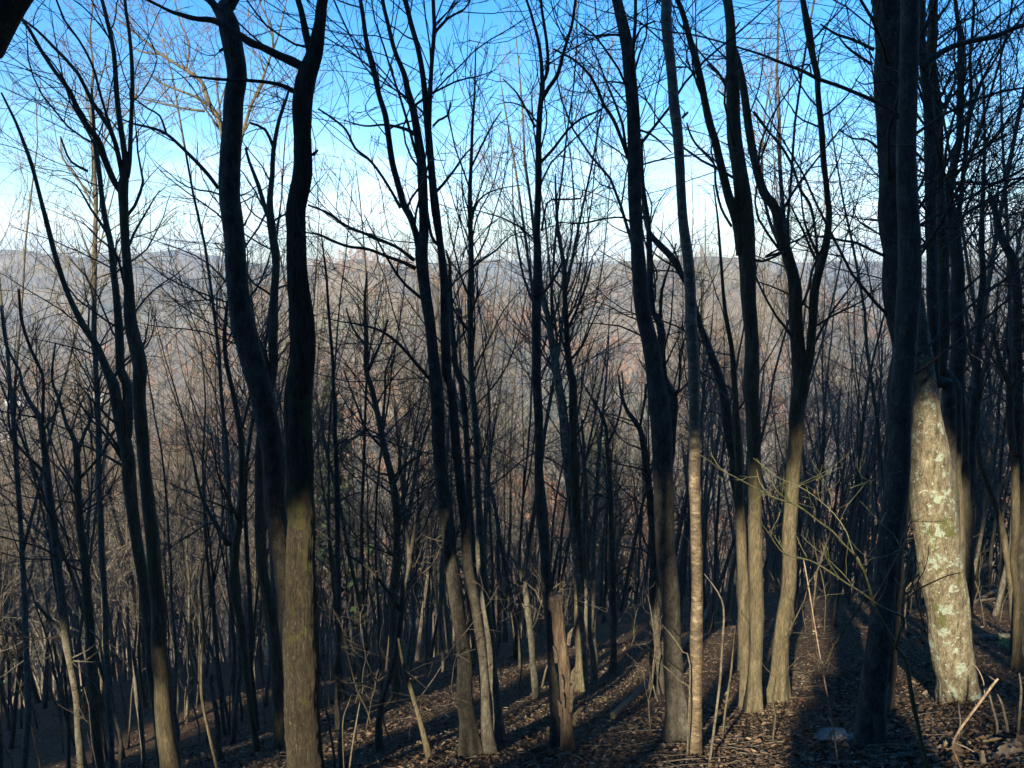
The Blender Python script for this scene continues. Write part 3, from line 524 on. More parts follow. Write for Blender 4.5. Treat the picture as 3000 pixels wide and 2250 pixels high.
    T('dead_stem', 'thin dark dead stem leaning just behind the broken snag', [
      'G 205,1500,50 190,1400,44 178,1250,34 158,1100,20 158,950,18 170,880,18 195,740,14 205,690,8'], 'smooth', dens=.4, d=8.3, start=.5, seed=43, cat='dead trunk')
    # huge leaning trunk crossing the corner of the sky
    T('leaning_trunk', 'thick shaggy-barked leaning trunk cutting across the sky corner', [
      'A -190,430,140 -90,250,135 0,90,130 70,-20,120 150,-140,110 260,-330,100'], 'furrow', d=3.4, skip_crown=True, S=20, seed=44, noext=True, flare=0, wob=.3, ridge=.05, step=.04)
    for o in list(scene.objects):        # splintered top of the snag
        if o.name.startswith('broken_snag'): SNAG.append(o)
trees()

# ------------------------------------------------------------------ tree kinds that are repeated
def proto(seed, H, r0, limbs, l2, l3, ang, rt, K=(16, 8, 5, 4), S=(9, 5, 3, 3), start=.35, fork=False, lean=.05, Lf=.30, trop=.10, wobt=.05):
    rng = np.random.default_rng(seed); Kt = K[0]
    P = np.zeros((1, Kt, 3)); D = nrm(np.array([rng.normal()*lean, rng.normal()*lean, 1.])); p = np.zeros(3)-D*.4; P[0, 0] = p
    for i in range(1, Kt):
        D = nrm(D+rng.normal(size=3)*wobt*np.array([1, 1, 0])+np.array([0, 0, .05])); p = p+D*H/(Kt-1); P[0, i] = p
    t = np.linspace(0, 1, Kt)[None]; R = r0*(1-t)**.75+rt*2; R[0, 0] *= 1.25
    gt = Geo(); gt.tubes(P, R, S[0]); gc = Geo()
    mains = [(P, R)]
    if fork:
        a, b, _ = grow(P, R, np.array([2]), .35, .6, np.array([H*.6]), 20, .16, .07, 10, rt*2, rng, .75); gt.tubes(a, b, 6); mains.append((a, b))
    for q, (PP, RR) in enumerate(mains):
        n = limbs if q == 0 else max(3, limbs//3)
        a, b, l = grow(PP, RR, np.full(len(PP), n), start if q == 0 else .15, 1., np.full(len(PP), H*Lf), ang, trop, .13, K[1], rt*1.4, rng, .34, rmax=r0*.34); gc.tubes(a, b, S[1])
        c, d, l = grow(a, b, np.maximum(2, (l*l2).astype(int)), .12, 1., l*.5, 42, trop*.7, .14, K[2], rt, rng, .6); gc.tubes(c, d, S[2])
        if l3: 
            e, f, _ = grow(c, d, np.maximum(1, (l*l3).astype(int)), .1, 1., np.maximum(l*.6, .25), 40, trop*.5, .12, K[3], rt*.8, rng, .75); gc.tubes(e, f, S[3])
    return gt, gc
KIND = [  # seed, height, radius, limbs, side branches per m, twigs per m, angle, twig radius, start, fork
    (11, 15, .11, 34, 2.6, 2.6, 42, .0032, .35, False, 'smooth'), (12, 17, .14, 32, 2.4, 2.5, 52, .0034, .45, True, 'tan'),
    (13, 12, .07, 30, 3.0, 2.8, 44, .0030, .30, False, 'smooth'), (14, 19, .17, 34, 2.2, 2.3, 50, .0035, .50, True, 'smooth'),
    (15, 14, .09, 34, 2.8, 2.5, 34, .0032, .30, False, 'pale'), (16, 16, .12, 34, 2.4, 2.6, 60, .0032, .40, False, 'tan'),
    (17, 10, .05, 26, 3.4, 3.0, 50, .0028, .25, False, 'smooth'), (18, 18, .13, 36, 2.4, 2.3, 36, .0034, .45, True, 'pale'),
    (19, 13, .08, 30, 2.8, 2.6, 55, .0030, .40, True, 'smooth')]
protos = []
for (sd, H, r0, li, l2, l3, ang, rt, st, fk, bm_) in KIND:
    H = 6.5+H*.6; r0 *= .54
    gt, gc = proto(sd, H, r0, li, l2, l3, ang, rt, start=st, fork=fk, Lf=.24)
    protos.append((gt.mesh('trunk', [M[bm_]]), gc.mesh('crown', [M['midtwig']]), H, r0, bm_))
for root in SNAG:
    tr = [c for c in root.children][0]; co_ = np.empty(len(tr.data.vertices)*3); tr.data.vertices.foreach_get('co', co_); co_ = co_.reshape(-1, 3); tz = co_[:, 2].max(); c0 = co_[co_[:, 2] > tz-.06].mean(0)
    rg = np.random.default_rng(4); g = Geo()
    for k in range(13):
        a = k*.5+rg.uniform(-.2, .2); p0 = c0+np.array([math.cos(a)*.055, math.sin(a)*.055, -.14]); L_ = rg.uniform(.08, .19)
        P = np.stack([p0, p0+np.array([math.cos(a)*.008, math.sin(a)*.008, L_*.6]), p0+np.array([math.cos(a)*.012, math.sin(a)*.012, L_])])[None]
        g.tubes(P, np.array([[.026, .018, .002]])*rg.uniform(.6, 1.3), 5)
    link('splintered_top', g.mesh('splintered_top', [M['snag']], False), root)
    g = Geo()
    for k in range(9):
        z0 = rg.uniform(.3, 1.3); a = rg.uniform(3.2, 6.2); i_ = np.abs(co_[:, 2]-z0) < .05; cc = co_[i_].mean(0); r_ = .085
        p0 = cc+np.array([math.cos(a)*r_, math.sin(a)*r_, 0]); P = np.stack([p0, p0+np.array([math.cos(a)*.012, math.sin(a)*.012, .12]), p0+np.array([math.cos(a)*.05, math.sin(a)*.05, .2])])[None]
        g.tubes(P, np.array([[.02, .022, .004]]), 5)
    link('peeling_bark', g.mesh('peeling_bark', [M['twig']], False), root)
LAND.sort(key=lambda q: q[1])
ORD = 'first second third fourth fifth sixth seventh eighth ninth tenth eleventh twelfth thirteenth fourteenth fifteenth sixteenth seventeenth eighteenth nineteenth twentieth'.split()
def px(x, y, z):                         # place in the photograph, only used to word the labels
    v = y*sp+z*cp; f = y*cp-z*sp; return 1500+SRC_F*x/f, 1125-SRC_F*v/f
def word_labels(items, noun):
    """items: (root, x px, descriptive word); counts like ones between two landmarks"""
    cells = {}
    for r, u, wd in items:
        k = sum(1 for q in LAND if q[1] < u); cells.setdefault((k, wd), []).append((u, r))
    for (k, wd), v in cells.items():
        v.sort(key=lambda q: q[0])
        for i, (u, r) in enumerate(v):
            o = ORD[min(i, 19)]
            if k == 0: r['label'] = f'{wd} {noun}, {ORD[min(len(v)-1-i, 19)]} out from {LAND[0][0]} downhill'
            elif k == len(LAND): r['label'] = f'{wd} {noun}, {o} uphill from {LAND[-1][0]}'
            else: r['label'] = f'{wd} {noun}, {o} from {LAND[k-1][0]} towards {LAND[k][0]}'
bases = [o.location.copy() for o in scene.objects if o.type == 'EMPTY']
rng = np.random.default_rng(77)
pts = []; tries = 0
NT = 248
while len(pts) < NT and tries < 60000:
    tries += 1
    y = 14*(44/14)**(rng.random()**.8); x = y*rng.uniform(-.80, .80)
    if -.30 < x/y < .34 and y < 17 and rng.random() < .75: continue
    if y < 19 and rng.random() < .45: continue
    if x/y > .1 and x/y < .5 and y < 26 and rng.random() < .55: continue
    md = .5+.022*y
    if any((x-a)**2+(y-b)**2 < md*md for a, b, _ in pts): continue
    if any((x-b.x)**2+(y-b.y)**2 < 1.0 for b in bases): continue
    pts.append((x, y, rng.random()))
pts.sort(key=lambda q: q[1]); items = []
for i, (x, y, q) in enumerate(pts):
    mt, mc, H, r0, bm_ = protos[int(rng.integers(len(protos)))]
    s = rng.uniform(.62, .98)+.14*min(1, max(0, (y-20)/22))
    r = empty('bare_tree', (x, y, hz(x, y)), rng.uniform(0, 6.28)); r.scale = (s, s, s*rng.uniform(.9, 1.1)); r.rotation_euler[0] = rng.normal()*.045; r.rotation_euler[1] = -.05+rng.normal()*.045
    tag(r, None, 'tree', 'bare trees crowding down the slope')
    link('trunk', mt, r); link('crown', mc, r)
    th = 'stout' if r0*s > .085 else ('slim' if r0*s > .05 else 'spindly')
    col = {'smooth': 'dark', 'tan': 'brown', 'pale': 'pale'}[bm_]
    zone = '' if y < 22 else ('far ' if y < 33 else 'distant ')
    items.append((r, px(x, y, hz(x, y)+3)[0], zone+th+' '+col))
word_labels(items, 'bare tree')

# ------------------------------------------------------------------ thin saplings between the trunks
sap = []
for k in range(5):
    gt, gc = proto(200+k, [3.2, 2.2, 4.2, 2.8, 5.0][k], [.012, .009, .016, .010, .02][k], [9, 7, 10, 12, 10][k], 3.2, 3.0 if k % 2 else 0, [40, 50, 35, 60, 45][k], .0022, K=(12, 7, 5, 4), S=(6, 4, 3, 3), start=.3, lean=.14, Lf=.30, trop=.06, wobt=.13)
    mm = ['tan', 'twig', 'tan', 'paletwig', 'twig'][k]
    sap.append((gt.mesh('stem', [M[mm]]), gc.mesh('crown', [M[mm if mm != 'pale' else 'paletwig']]), k))
items = []; n = 0; spts = []
while n < 84 and True:
    y = rng.uniform(5.2, 19) if rng.random() < .6 else rng.uniform(10, 26); x = y*rng.uniform(-.72, .72)
    if px(x, y, hz(x, y))[1] > 2200 and rng.random() < .85: continue
    if 0 < x/y < .5 and y < 12 and rng.random() < .6: continue
    if any((x-a)**2+(y-b)**2 < .16 for a, b in spts): continue
    if any((x-b.x)**2+(y-b.y)**2 < .2 for b in bases): continue
    if y < 9.4 and 2560 < px(x, y, hz(x, y)+1)[0] < 2960: continue
    spts.append((x, y)); ms, mc, k = sap[n % 5]; s = rng.uniform(.6, 1.15)
    r = empty('sapling', (x, y, hz(x, y)-.02), rng.uniform(0, 6.28)); r.scale = (s, s, s); tag(r, None, 'sapling', 'thin saplings between the trunks')
    link('stem', ms, r); link('crown', mc, r)
    items.append((r, px(x, y, hz(x, y))[0], ['bushy-topped', 'short dark', 'wavy tan', 'wide-twigged', 'tall wiry'][k]+(' farther' if y > 14 else '')))
    n += 1
word_labels(items, 'sapling')

# ------------------------------------------------------------------ woods too many to count
def variants(seedl, H, r0, limbs, l2, rt, S, K, l3=0, Lf=.26, start=.35, lean=.05, wobt=.075):
    out = []
    for sd in seedl:
        gt, gc = proto(sd, H, r0, limbs, l2, l3, 38, rt, K=K, S=S, Lf=Lf, start=start, lean=lean, wobt=wobt)
        V = np.concatenate(gt.V+gc.V); Qs = np.concatenate([a for a in gt.Q]+[a+gt.n for a in gc.Q]); Ts = [a for a in gt.T]+[a+gt.n for a in gc.T]
        Ts = np.concatenate(Ts) if Ts else np.zeros((0, 3), int)
        out.append((V, Qs, Ts))
    return out
def leafy(var, n, size, zlo, zhi, rad, rng, conic=False):
    """adds n leaf clumps (small crossed faces) through the crown's volume"""
    V, Qs, Ts = var
    t = rng.random(n)**(.8); z = zlo+(zhi-zlo)*t
    rr_ = rad*((1.02-t)**.8 if conic else np.sqrt(np.maximum(.05, 1-(2*t-1)**2)))*np.sqrt(rng.random(n)); a = rng.uniform(0, 6.28, n)
    c = np.stack([rr_*np.cos(a), rr_*np.sin(a), z+rng.normal(size=n)*.2], -1)
    u = nrm(rng.normal(size=(n, 3)))*size*rng.uniform(.5, 1.3, (n, 1)); v = nrm(np.cross(u, rng.normal(size=(n, 3))))*size*rng.uniform(.3, .9, (n, 1))
    q = np.stack([c-u-v*.3, c+v, c+u-v*.2, c-v*1.1], 1).reshape(-1, 3)
    return (np.concatenate([V, q]), Qs, Ts, len(V)+np.arange(4*n).reshape(-1, 4))
def scatter(name, label, cat, P, kinds, which, scale, mats, rng, group=None, lean=.03):
    """one mesh of many trees: kinds = list of (V,Q,T[,leaf quads]), which = kind per point"""
    VV = []; QQ = []; TT = []; MQ = []; n = 0
    order = []
    for k, kd in enumerate(kinds):
        sel = np.where(which == k)[0]
        if not len(sel): continue
        V, Qs, Ts = kd[0], kd[1], kd[2]; lq = kd[3] if len(kd) > 3 else np.zeros((0, 4), int); lm = kd[4] if len(kd) > 4 else 0
        a = rng.uniform(0, 6.28, len(sel)); ca, sa = np.cos(a)[:, None], np.sin(a)[:, None]; s = scale[sel][:, None]
        lx, ly = rng.normal(size=(2, len(sel), 1))*lean
        x = (V[None, :, 0]*ca-V[None, :, 1]*sa+V[None, :, 2]*lx)*s; y = (V[None, :, 0]*sa+V[None, :, 1]*ca+V[None, :, 2]*ly)*s; z = V[None, :, 2]*s
        W = np.stack([x, y, z], -1)+P[sel][:, None, :]
        off = n+np.arange(len(sel))[:, None, None]*len(V)
        q1 = (Qs[None]+off).reshape(-1, 4); q2 = (lq[None]+off).reshape(-1, 4)
        QQ += [q1, q2]; MQ += [np.zeros(len(q1), int), np.full(len(q2), lm)]
        TT.append((Ts[None]+off).reshape(-1, 3)); VV.append(W.reshape(-1, 3)); n += len(sel)*len(V)
    T_ = np.concatenate(TT); Q_ = np.concatenate(QQ)
    me = mesh_np(name, np.concatenate(VV), Q_, T_, mats, False, np.concatenate(MQ+[np.zeros(len(T_), int)]))
    return tag(link(name, me), label, cat, group, 'stuff')
rng = np.random.default_rng(9)
lx3 = (10, 5, 4, 3)
midk = variants([31, 32, 33, 34], 15, .085, 19, 1.9, .0085, (5, 3, 3, 3), lx3, l3=1.1)
mk = midk+[leafy(midk[0], 260, .22, 6, 15, 3.0, rng)+(1,), leafy(midk[1], 500, .30, 3, 16, 2.6, rng, True)+(2,)]
n = 3300; y = 38*(360/38)**rng.random(n)**.85; y0_ = 42*(360/42)**rng.random(n)**.8; x = y*rng.uniform(-.86, .86, n)
keep = (y > 48) | (rng.random(n) < .7); x, y = x[keep], y[keep]; n = len(x)
which = rng.choice(6, n, p=[.22, .22, .22, .22, .09, .03]); which[(which == 4) & (y < 110)] = 1; P = np.stack([x, y, height(x, y)], -1)
scatter('lower_woods', 'dense bare woods covering the lower slope and running down into the valley', 'woods', P, mk, which, rng.uniform(.6, 1.1, n), [M['midtwig'], M['rust'], M['needle']], rng)
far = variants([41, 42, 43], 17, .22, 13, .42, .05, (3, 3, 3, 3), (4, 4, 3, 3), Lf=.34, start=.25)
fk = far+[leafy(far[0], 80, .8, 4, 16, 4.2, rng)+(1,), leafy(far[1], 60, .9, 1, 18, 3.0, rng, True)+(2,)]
n = 17000; y = 300*(3700/300)**(rng.random(n)**.95); az = rng.uniform(-.72, .72, n); x = y*np.sin(az); y = y*np.cos(az)
zn = np.sin(x/90+2*np.sin(y/140))+np.sin(y/75+1.5*np.sin(x/110)+1)+.6*np.sin((x+y)/37)
u = rng.random(n); which = rng.integers(0, 3, n); r_ = np.hypot(x, y)
which[(u < .8) & (zn > .55) & (r_ < 1300)] = 3; which[(u < .05)] = 3; aw = np.degrees(np.arctan2(x, y)); which[(aw > -22) & (aw < 9) & (r_ > 560) & (r_ < 1200) & (zn > -.4) & (u < .7)] = 3; which[(zn < -1.35) & (u < .6)] = 4
P = np.stack([x, y, height(x, y)-.5], -1)
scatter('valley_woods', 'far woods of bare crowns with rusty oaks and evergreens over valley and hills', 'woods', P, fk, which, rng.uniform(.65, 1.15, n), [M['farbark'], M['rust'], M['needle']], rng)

# ------------------------------------------------------------------ unseen wood behind the camera: trees added and placed to shade the near trees
rng = np.random.default_rng(21)
nk = variants([51, 52], 16, .10, 5, .8, .012, (5, 3, 3, 3), (8, 4, 3, 3), Lf=.09, lean=0, wobt=.004)
bk = [leafy(nk[0], 1800, .42, 4.5, 17, 3.2, rng)+(1,), leafy(nk[1], 1800, .42, 3.5, 17.5, 3.4, rng, True)+(1,), leafy(nk[0], 1300, .42, 5, 16, 3.0, rng)+(1,), midk[3], leafy(nk[0], 1000, .34, 4, 16, .95, rng)+(1,), leafy((nk[1][0]*.55, nk[1][1], nk[1][2]), 700, .28, .6, 8.5, .9, rng)+(1,),
      leafy(nk[1], 1700, .34, 9.5, 19, 1.8, rng)+(1,), leafy(nk[0], 1500, .34, 7.4, 17, 1.6, rng)+(1,)]
bk += [leafy((nk[0][0]*.17, nk[0][1], nk[0][2]), 330, .15, .1, 2.9, .8, rng)+(1,)]
KR = {9: (.9, .05, 3.15), 0: (3.2, 4.2, 17.3), 1: (3.4, 3.3, 17.8), 2: (3., 4.7, 16.3), 3: (1.2, 3, 15), 4: (1.15, 3.6, 16.4), 5: (1.1, .2, 8.9), 6: (2., 9.1, 19.4), 7: (1.8, 7., 17.4)}
sv = np.array(sun_vec)
LIT = [('H', 800, 500, 8.6), ('H', 850, 950, 8.6), ('H', 880, 1250, 8.6), ('H', 740, 600, 8.6), ('H', 880, 750, 8.6), ('H', 780, 300, 8.6), ('H', 765, 190, 8.6), ('H', 720, 420, 8.6), ('H', 790, 1100, 8.6), ('H', 930, 1100, 8.6), ('G', 797, 700, 7.0), ('G', 795, 400, 7.0),  ('G', 797, 900, 7.0), ('G', 797, 1080, 7.0), ('G', 797, 1250, 7.0), ('G', 790, 1500, 7.0), ('G', 1000, 1200, 8.8), ('A', 900, 450, 13.5), ('A', 700, 240, 13.5), ('A', 400, 500, 16), ('A', 400, 800, 16), ('A', 1130, 350, 13.5), ('A', 650, 250, 17), ('A', 300, 200, 17), ('A', 850, 450, 17), ('F', 600, 300, 30), ('F', 400, 200, 30), ('G', 400, 300, 30), ('E', 800, 300, 30), ('E', 300, 400, 30), ('E', 285, 1150, 10), ('G', 1052, 1150, 8.8), ('H', 140, 1100, 9.3), ('H', 150, 800, 9.3), ('G', 225, 1250, 7.6),
       ('F', 200, 830, 7.6), ('F', 195, 1000, 7.6), ('H', 250, 1200, 10), ('H', 160, 650, 9.3)]
DARK = [('D', 760, 300, 10.5), ('D', 780, 700, 10.5), ('D', 800, 1100, 10.5), ('D', 900, 500, 11.5), ('D', 880, 1000, 11.5), ('D', 680, 200, 8.5), ('D', 680, 650, 8.5), ('D', 680, 1050, 8.5), ('D', 670, 1500, 8.4),
        ('H', 640, 300, 8), ('H', 560, 1000, 7.5), ('H', 545, 1200, 7.3), ('H', 520, 1400, 7.2), ('H', 600, 650, 7.7),  ('G', 700, 900, 7.7), ('G', 700, 1350, 7.7), ('G', 660, 400, 7.7), ('C', 600, 1500, 7.8), ('C', 540, 900, 7.8), ('C', 510, 350, 7.9), ('C', 1020, 1400, 8.8), ('C', 990, 800, 8.8), ('C', 950, 300, 8.8),
        ('D', 200, 1400, 9.3), ('D', 140, 1050, 9.3), ('B', 760, 1300, 7.8), ('B', 710, 800, 7.8), ('B', 820, 1450, 7.8), ('F', 850, 700, 7.8), ('F', 910, 1100, 7.8), ('F', 910, 1450, 7.8), ('F', 1000, 1300, 8.2),
        ('B', 200, 1300, 7.6), ('B', 200, 700, 7.6), ('F', 195, 400, 7.6), ('F', 200, 1450, 7.6), ('A', 1030, 1300, 8.1), ('A', 1000, 500, 8.1), ('A', 560, 1400, 8.6), ('A', 530, 850, 8.6), ('E', 650, 500, 8.6), ('E', 700, 1300, 8.6), ('E', 620, 900, 9.2), ('A', 400, 1400, 9.4),
        ('C', 110, 1000, 8), ('C', 105, 1500, 8), ('G', 130, 600, 8), ('G', 170, 1200, 8), ('G', 300, 1500, 7), ('G', 550, 1600, 6.4), ('G', 500, 1250, 11), ('H', 200, 1500, 6.5), ('H', 300, 1620, 5.8), ('H', 850, 1550, 6.2), ('H', 1080, 1250, 8), ('F', 700, 1600, 8), ('F', 500, 1500, 9), ('G', 850, 1550, 6.5),
        ('E', 250, 900, 10), ('E', 250, 1400, 9.5), ('E', 950, 1300, 9.5), ('H', 900, 300, 11), ('D', 1000, 900, 12), ('D', 1140, 1300, 13), ('F', 400, 1000, 16), ('E', 800, 1000, 16), ('E', 100, 1350, 13), ('E', 500, 1350, 14), ('E', 900, 1350, 14), ('F', 450, 1300, 15), ('E', 60, 1550, 10), ('E', 420, 1200, 18), ('E', 800, 1250, 20), ('E', 1000, 1200, 18), ('C', 900, 700, 8.8), ('C', 970, 550, 8.8), ('C', 1020, 1250, 8.8), ('G', 420, 900, 16), ('H', 350, 900, 14), ('E', 150, 1200, 14)]
LIT += [(p_, a_, b_, ground_y(PAN[p_][0]+a_/1.475, PAN[p_][1]+b_/1.475)) for p_, a_, b_ in [('G', 350, 1380), ('G', 480, 1170), ('F', 800, 1390), ('F', 700, 1370), ('F', 400, 1530), ('E', 500, 1560), ('G', 60, 1450), ('G', 850, 1210), ('H', 1090, 950), ('H', 660, 1090), ('G', 620, 1100)]]
lit = []
for p, a, b, d in LIT:
    q = ray(PAN[p][0]+a/1.475, PAN[p][1]+b/1.475)*d; lit.append(q)
BX = []
LQ = np.array(lit)
def blocks_lit(x, y, z, kd, s):
    r_, lo, hi = KR[kd]; t = (y-LQ[:, 1])/sv[1]; P = LQ+t[:, None]*sv; dxy = np.hypot(P[:, 0]-x, P[:, 1]-y)/s; hh = (P[:, 2]-z)/s
    return bool(((dxy < .42) & (hh < 17)).any() or ((dxy < r_+.15) & (hh > lo) & (hh < hi)).any())
for p, a, b, d in DARK:  # trees and bushes added along the sun rays to shade these spots
    q = ray(PAN[p][0]+a/1.475, PAN[p][1]+b/1.475)*d; n_ = 0
    for k in range(900):
        y = -11*(150/11)**rng.random(); t = (y-q[1])/sv[1]; P = q+sv*t; x = P[0]+rng.uniform(-.6, .6); z = hz(x, y); s = rng.uniform(.7, 1.4); kd = int(rng.choice([4, 6, 7, 6, 7, 5])); hh = (P[2]-z)/s
        r_, lo, hi = KR[kd]
        if not lo+.8 < hh < hi-1.5 or blocks_lit(x, y, z, kd, s): continue
        if any((x-a_)**2+(y-b_)**2 < .6 for a_, b_, *_ in BX): continue
        BX.append((x, y, z, kd, s)); n_ += 1
        if n_ == 3: break
    if n_ == 0:
        for k in range(500):
            y = -rng.uniform(3.2, 13); t = (y-q[1])/sv[1]; P = q+sv*t; x = P[0]+rng.uniform(-.5, .5); z = hz(x, y); s = rng.uniform(.6, 1.5); hh = (P[2]-z)/s
            if not .2 < hh < 2.7 or blocks_lit(x, y, z, 9, s) or any((x-a_)**2+(y-b_)**2 < .3 for a_, b_, *_ in BX): continue
            BX.append((x, y, z, 9, s)); n_ = 1; break
    if n_ == 0: print('no shade for', p, a, b)
for k in range(34):                      # unseen bare-limbed trees added close behind, so boughs dapple the light
    y = -rng.uniform(6, 30); x = rng.uniform(-9, 6)+.4*y; z = hz(x, y)
    if not ((np.hypot(*(LQ+((y-LQ[:, 1])/sv[1])[:, None]*sv-np.array([x, y, 0]))[:, :2].T) < .4)).any(): BX.append((x, y, z, 3, rng.uniform(.8, 1.3)))
nk.append(variants([53], 17, .27, 4, .8, .02, (10, 3, 3, 3), (10, 4, 3, 3), Lf=.2, start=.5, lean=0, wobt=.01)[0]); bk.insert(8, nk[-1]); KR[8] = (.0, 0, 0)
for a, b, d in [(640, 300, 8), (590, 750, 7.6), (550, 1200, 7.3), (640, 30, 8.2)]:  # bare trunks added in the sun's path to shade one leaning trunk
    q = ray(2200+a/1.475, 1125+b/1.475)*d
    for y in np.linspace(-5, -16, 60):
        t = (y-q[1])/sv[1]; x = (q+sv*t)[0]; t = (y-LQ[:, 1])/sv[1]; P = LQ+t[:, None]*sv; hh = P[:, 2]-hz(x, y)
        if ((np.hypot(P[:, 0]-x, P[:, 1]-y) > .31) | (hh > 16)).all() and all((x-a_)**2+(y-b_)**2 > 1 for a_, b_, *_ in BX): BX.append((x, y, hz(x, y), 8, 1.)); break
    else: print('no trunk for', a, b)
for k in range(3600):
    big = k < 1500
    if big: y = -12*(95/12)**rng.random(); x = rng.uniform(-34-.55*abs(y), 30+.25*abs(y))+.4*y
    else: y = -11*(90/11)**rng.random(); x = rng.uniform(-14, 11)+.4*y
    kd = int(rng.choice(4, p=[.38, .34, .2, .08])) if big else int(rng.choice([4, 6, 7, 6, 7]))
    if any((x-a)**2+(y-b)**2 < ((5.5+abs(y)*.05) if big else 1.6) for a, b, *_ in BX): continue
    z = hz(x, y); s = rng.uniform(.72, 1.35)
    if not blocks_lit(x, y, z, kd, s): BX.append((x, y, z, kd, s))
    if big and len(BX) > 250: continue
    if len(BX) > 380: break
print('uphill trees', len(BX))
BX = np.array(BX)
scatter('unseen_shade_woods', 'dense unseen wood behind the camera, trees placed to shade the trunks below', 'woods', BX[:, :3], bk, BX[:, 3].astype(int), BX[:, 4], [M['twig'], M['needle']], rng, lean=0.)

# ------------------------------------------------------------------ fallen leaves
rng = np.random.default_rng(3)
n = 150000; y = 3.6*(48/3.6)**rng.random(n)**1.1; x = y*rng.uniform(-.78, .80, n); h = height(x, y)
e = .05; nx = -(height(x+e, y)-height(x-e, y))/(2*e); ny = -(height(x, y+e)-height(x, y-e))/(2*e)
Nn = nrm(np.stack([nx, ny, np.ones(n)], -1)+rng.normal(size=(n, 3))*.38); a = nrm(np.cross(Nn, rng.normal(size=(n, 3)))); b = np.cross(Nn, a)
s = np.clip(.0135*np.exp(rng.normal(size=n)*.45), .006, .042)[:, None]*(1+y[:, None]*.012); c = np.stack([x, y, h+.012+rng.random(n)*.02], -1)
curl = Nn*s*rng.uniform(.1, .6, (n, 1))
V = np.stack([c-a*s*1.3, c-a*s*.3-b*s*.75+curl, c+a*s*.7-b*s*.5+curl, c+a*s*1.3+curl*.5, c+a*s*.6+b*s*.6+curl, c-a*s*.4+b*s*.7+curl], 1).reshape(-1, 3)
i = np.arange(n)[:, None]*6
Q = np.concatenate([i+np.array([[0, 1, 2, 3]]), i+np.array([[0, 3, 4, 5]])]); mi = np.tile(rng.choice(3, n, p=[.42, .13, .45]), 2)
tag(link('fallen_leaves', mesh_np('fallen_leaves', V, Q, None, [M['leaf1'], M['leaf2'], M['leaf3']], False, mi)), 'brown curled fallen leaves strewn over the forest floor', 'fallen leaves', kind='stuff')
# twigs lying about
g = Geo(); n = 900; y = 4*(24/4)**rng.random(n); x = y*rng.uniform(-.76, .78, n); L = rng.uniform(.12, .7, n); th = rng.uniform(0, 6.28, n); K = 4
P = np.empty((n, K, 3))
for k in range(K):
    f = (k/(K-1)-.5); xx = x+np.cos(th)*L*f+rng.normal(size=n)*.012; yy = y+np.sin(th)*L*f+rng.normal(size=n)*.012; P[:, k] = np.stack([xx, yy, height(xx, yy)+.02+rng.random(n)*.03], -1)
g.tubes(P, np.linspace(1, .5, K)[None]*rng.uniform(.0025, .009, (n, 1)), 4)
tag(link('fallen_twigs', g.mesh('fallen_twigs', [M['paletwig']])), 'small broken twigs scattered among the fallen leaves', 'twigs', kind='stuff')

# ------------------------------------------------------------------ fallen logs, stones, shrub, canes, fern
def lying(name, label, s, bm_, cat, lift=.6, limbs=(), S=10, dens=0, seed=0, group=None):
    rng = np.random.default_rng(500+seed); a = parse(s); P = []; R = []
    for x_, y_, w_ in a:
        d = ground_y(x_, y_) or 20; p = ray(x_, y_)*d; r = w_/2/SRC_F*np.linalg.norm(p); p[2] = hz(p[0], p[1])+r*lift; P.append(p); R.append(r)
    P, R = resample(P, R, .12, .3, rng); b = P[0].copy(); b[2] = hz(b[0], b[1])
    root = empty(name, b); tag(root, label, cat, group); g = Geo(); tube1(g, P-b, R, S, rng, .08); link('wood', g.mesh('wood', [M[bm_]]), root)
    if dens:
        g = twigs_from([(P-b, R)], rng, dens, .7, lv=2, rt=.003); link('side_branches', g.mesh('side_branches', [M['twig']]), root)
    return root
lying('fallen_log', 'long curved fallen log lying on the leaves behind the broadest straight trunk', 'G 430,1455,32 500,1390,30 560,1330,28 620,1275,26 690,1190,24 760,1110,22 830,1020,20 850,970,16', 'tan', 'log', .9, seed=1)
lying('log_piece', 'short chunk of broken log with a bright end, down the slope from the broadest trunk', 'G 425,1500,26 470,1495,28 500,1490,26', 'snag', 'log', .6, seed=2)
lying('log_piece', 'second short log chunk lying just beside the bright-ended one', 'G 505,1498,22 545,1492,22', 'tan', 'log', .6, seed=3)
lying('fallen_branch', 'thin dark branch lying across the leaves below the long curved log', 'G 380,1462,10 450,1468,12 540,1478,11 640,1475,8', 'smooth', 'branch', 1, seed=4)
lying('fallen_log', 'sunlit pale log leading up to the fern on the uphill bank', 'H 960,1100,18 1040,1106,22 1110,1098,22', 'pale', 'log', .8, seed=5)
for k, (q, l) in enumerate([('H 965,885,8 1020,888,9 1110,884,7', 'top pole of the brushwood on the uphill bank'), ('H 960,960,10 1010,935,12 1080,905,12 1130,900,8', 'thickest sunlit pole of the brushwood on the uphill bank'), ('H 985,945,7 1050,938,8 1105,930,6', 'thin middle pole of the brushwood on the uphill bank'), ('H 1000,905,8 1060,925,8 1095,945,6', 'slanting crossed pole of the brushwood on the uphill bank')]):
    lying('fallen_branch', l, q, 'paletwig', 'branch', 2.5, seed=10+k, group='brushwood on the uphill bank')
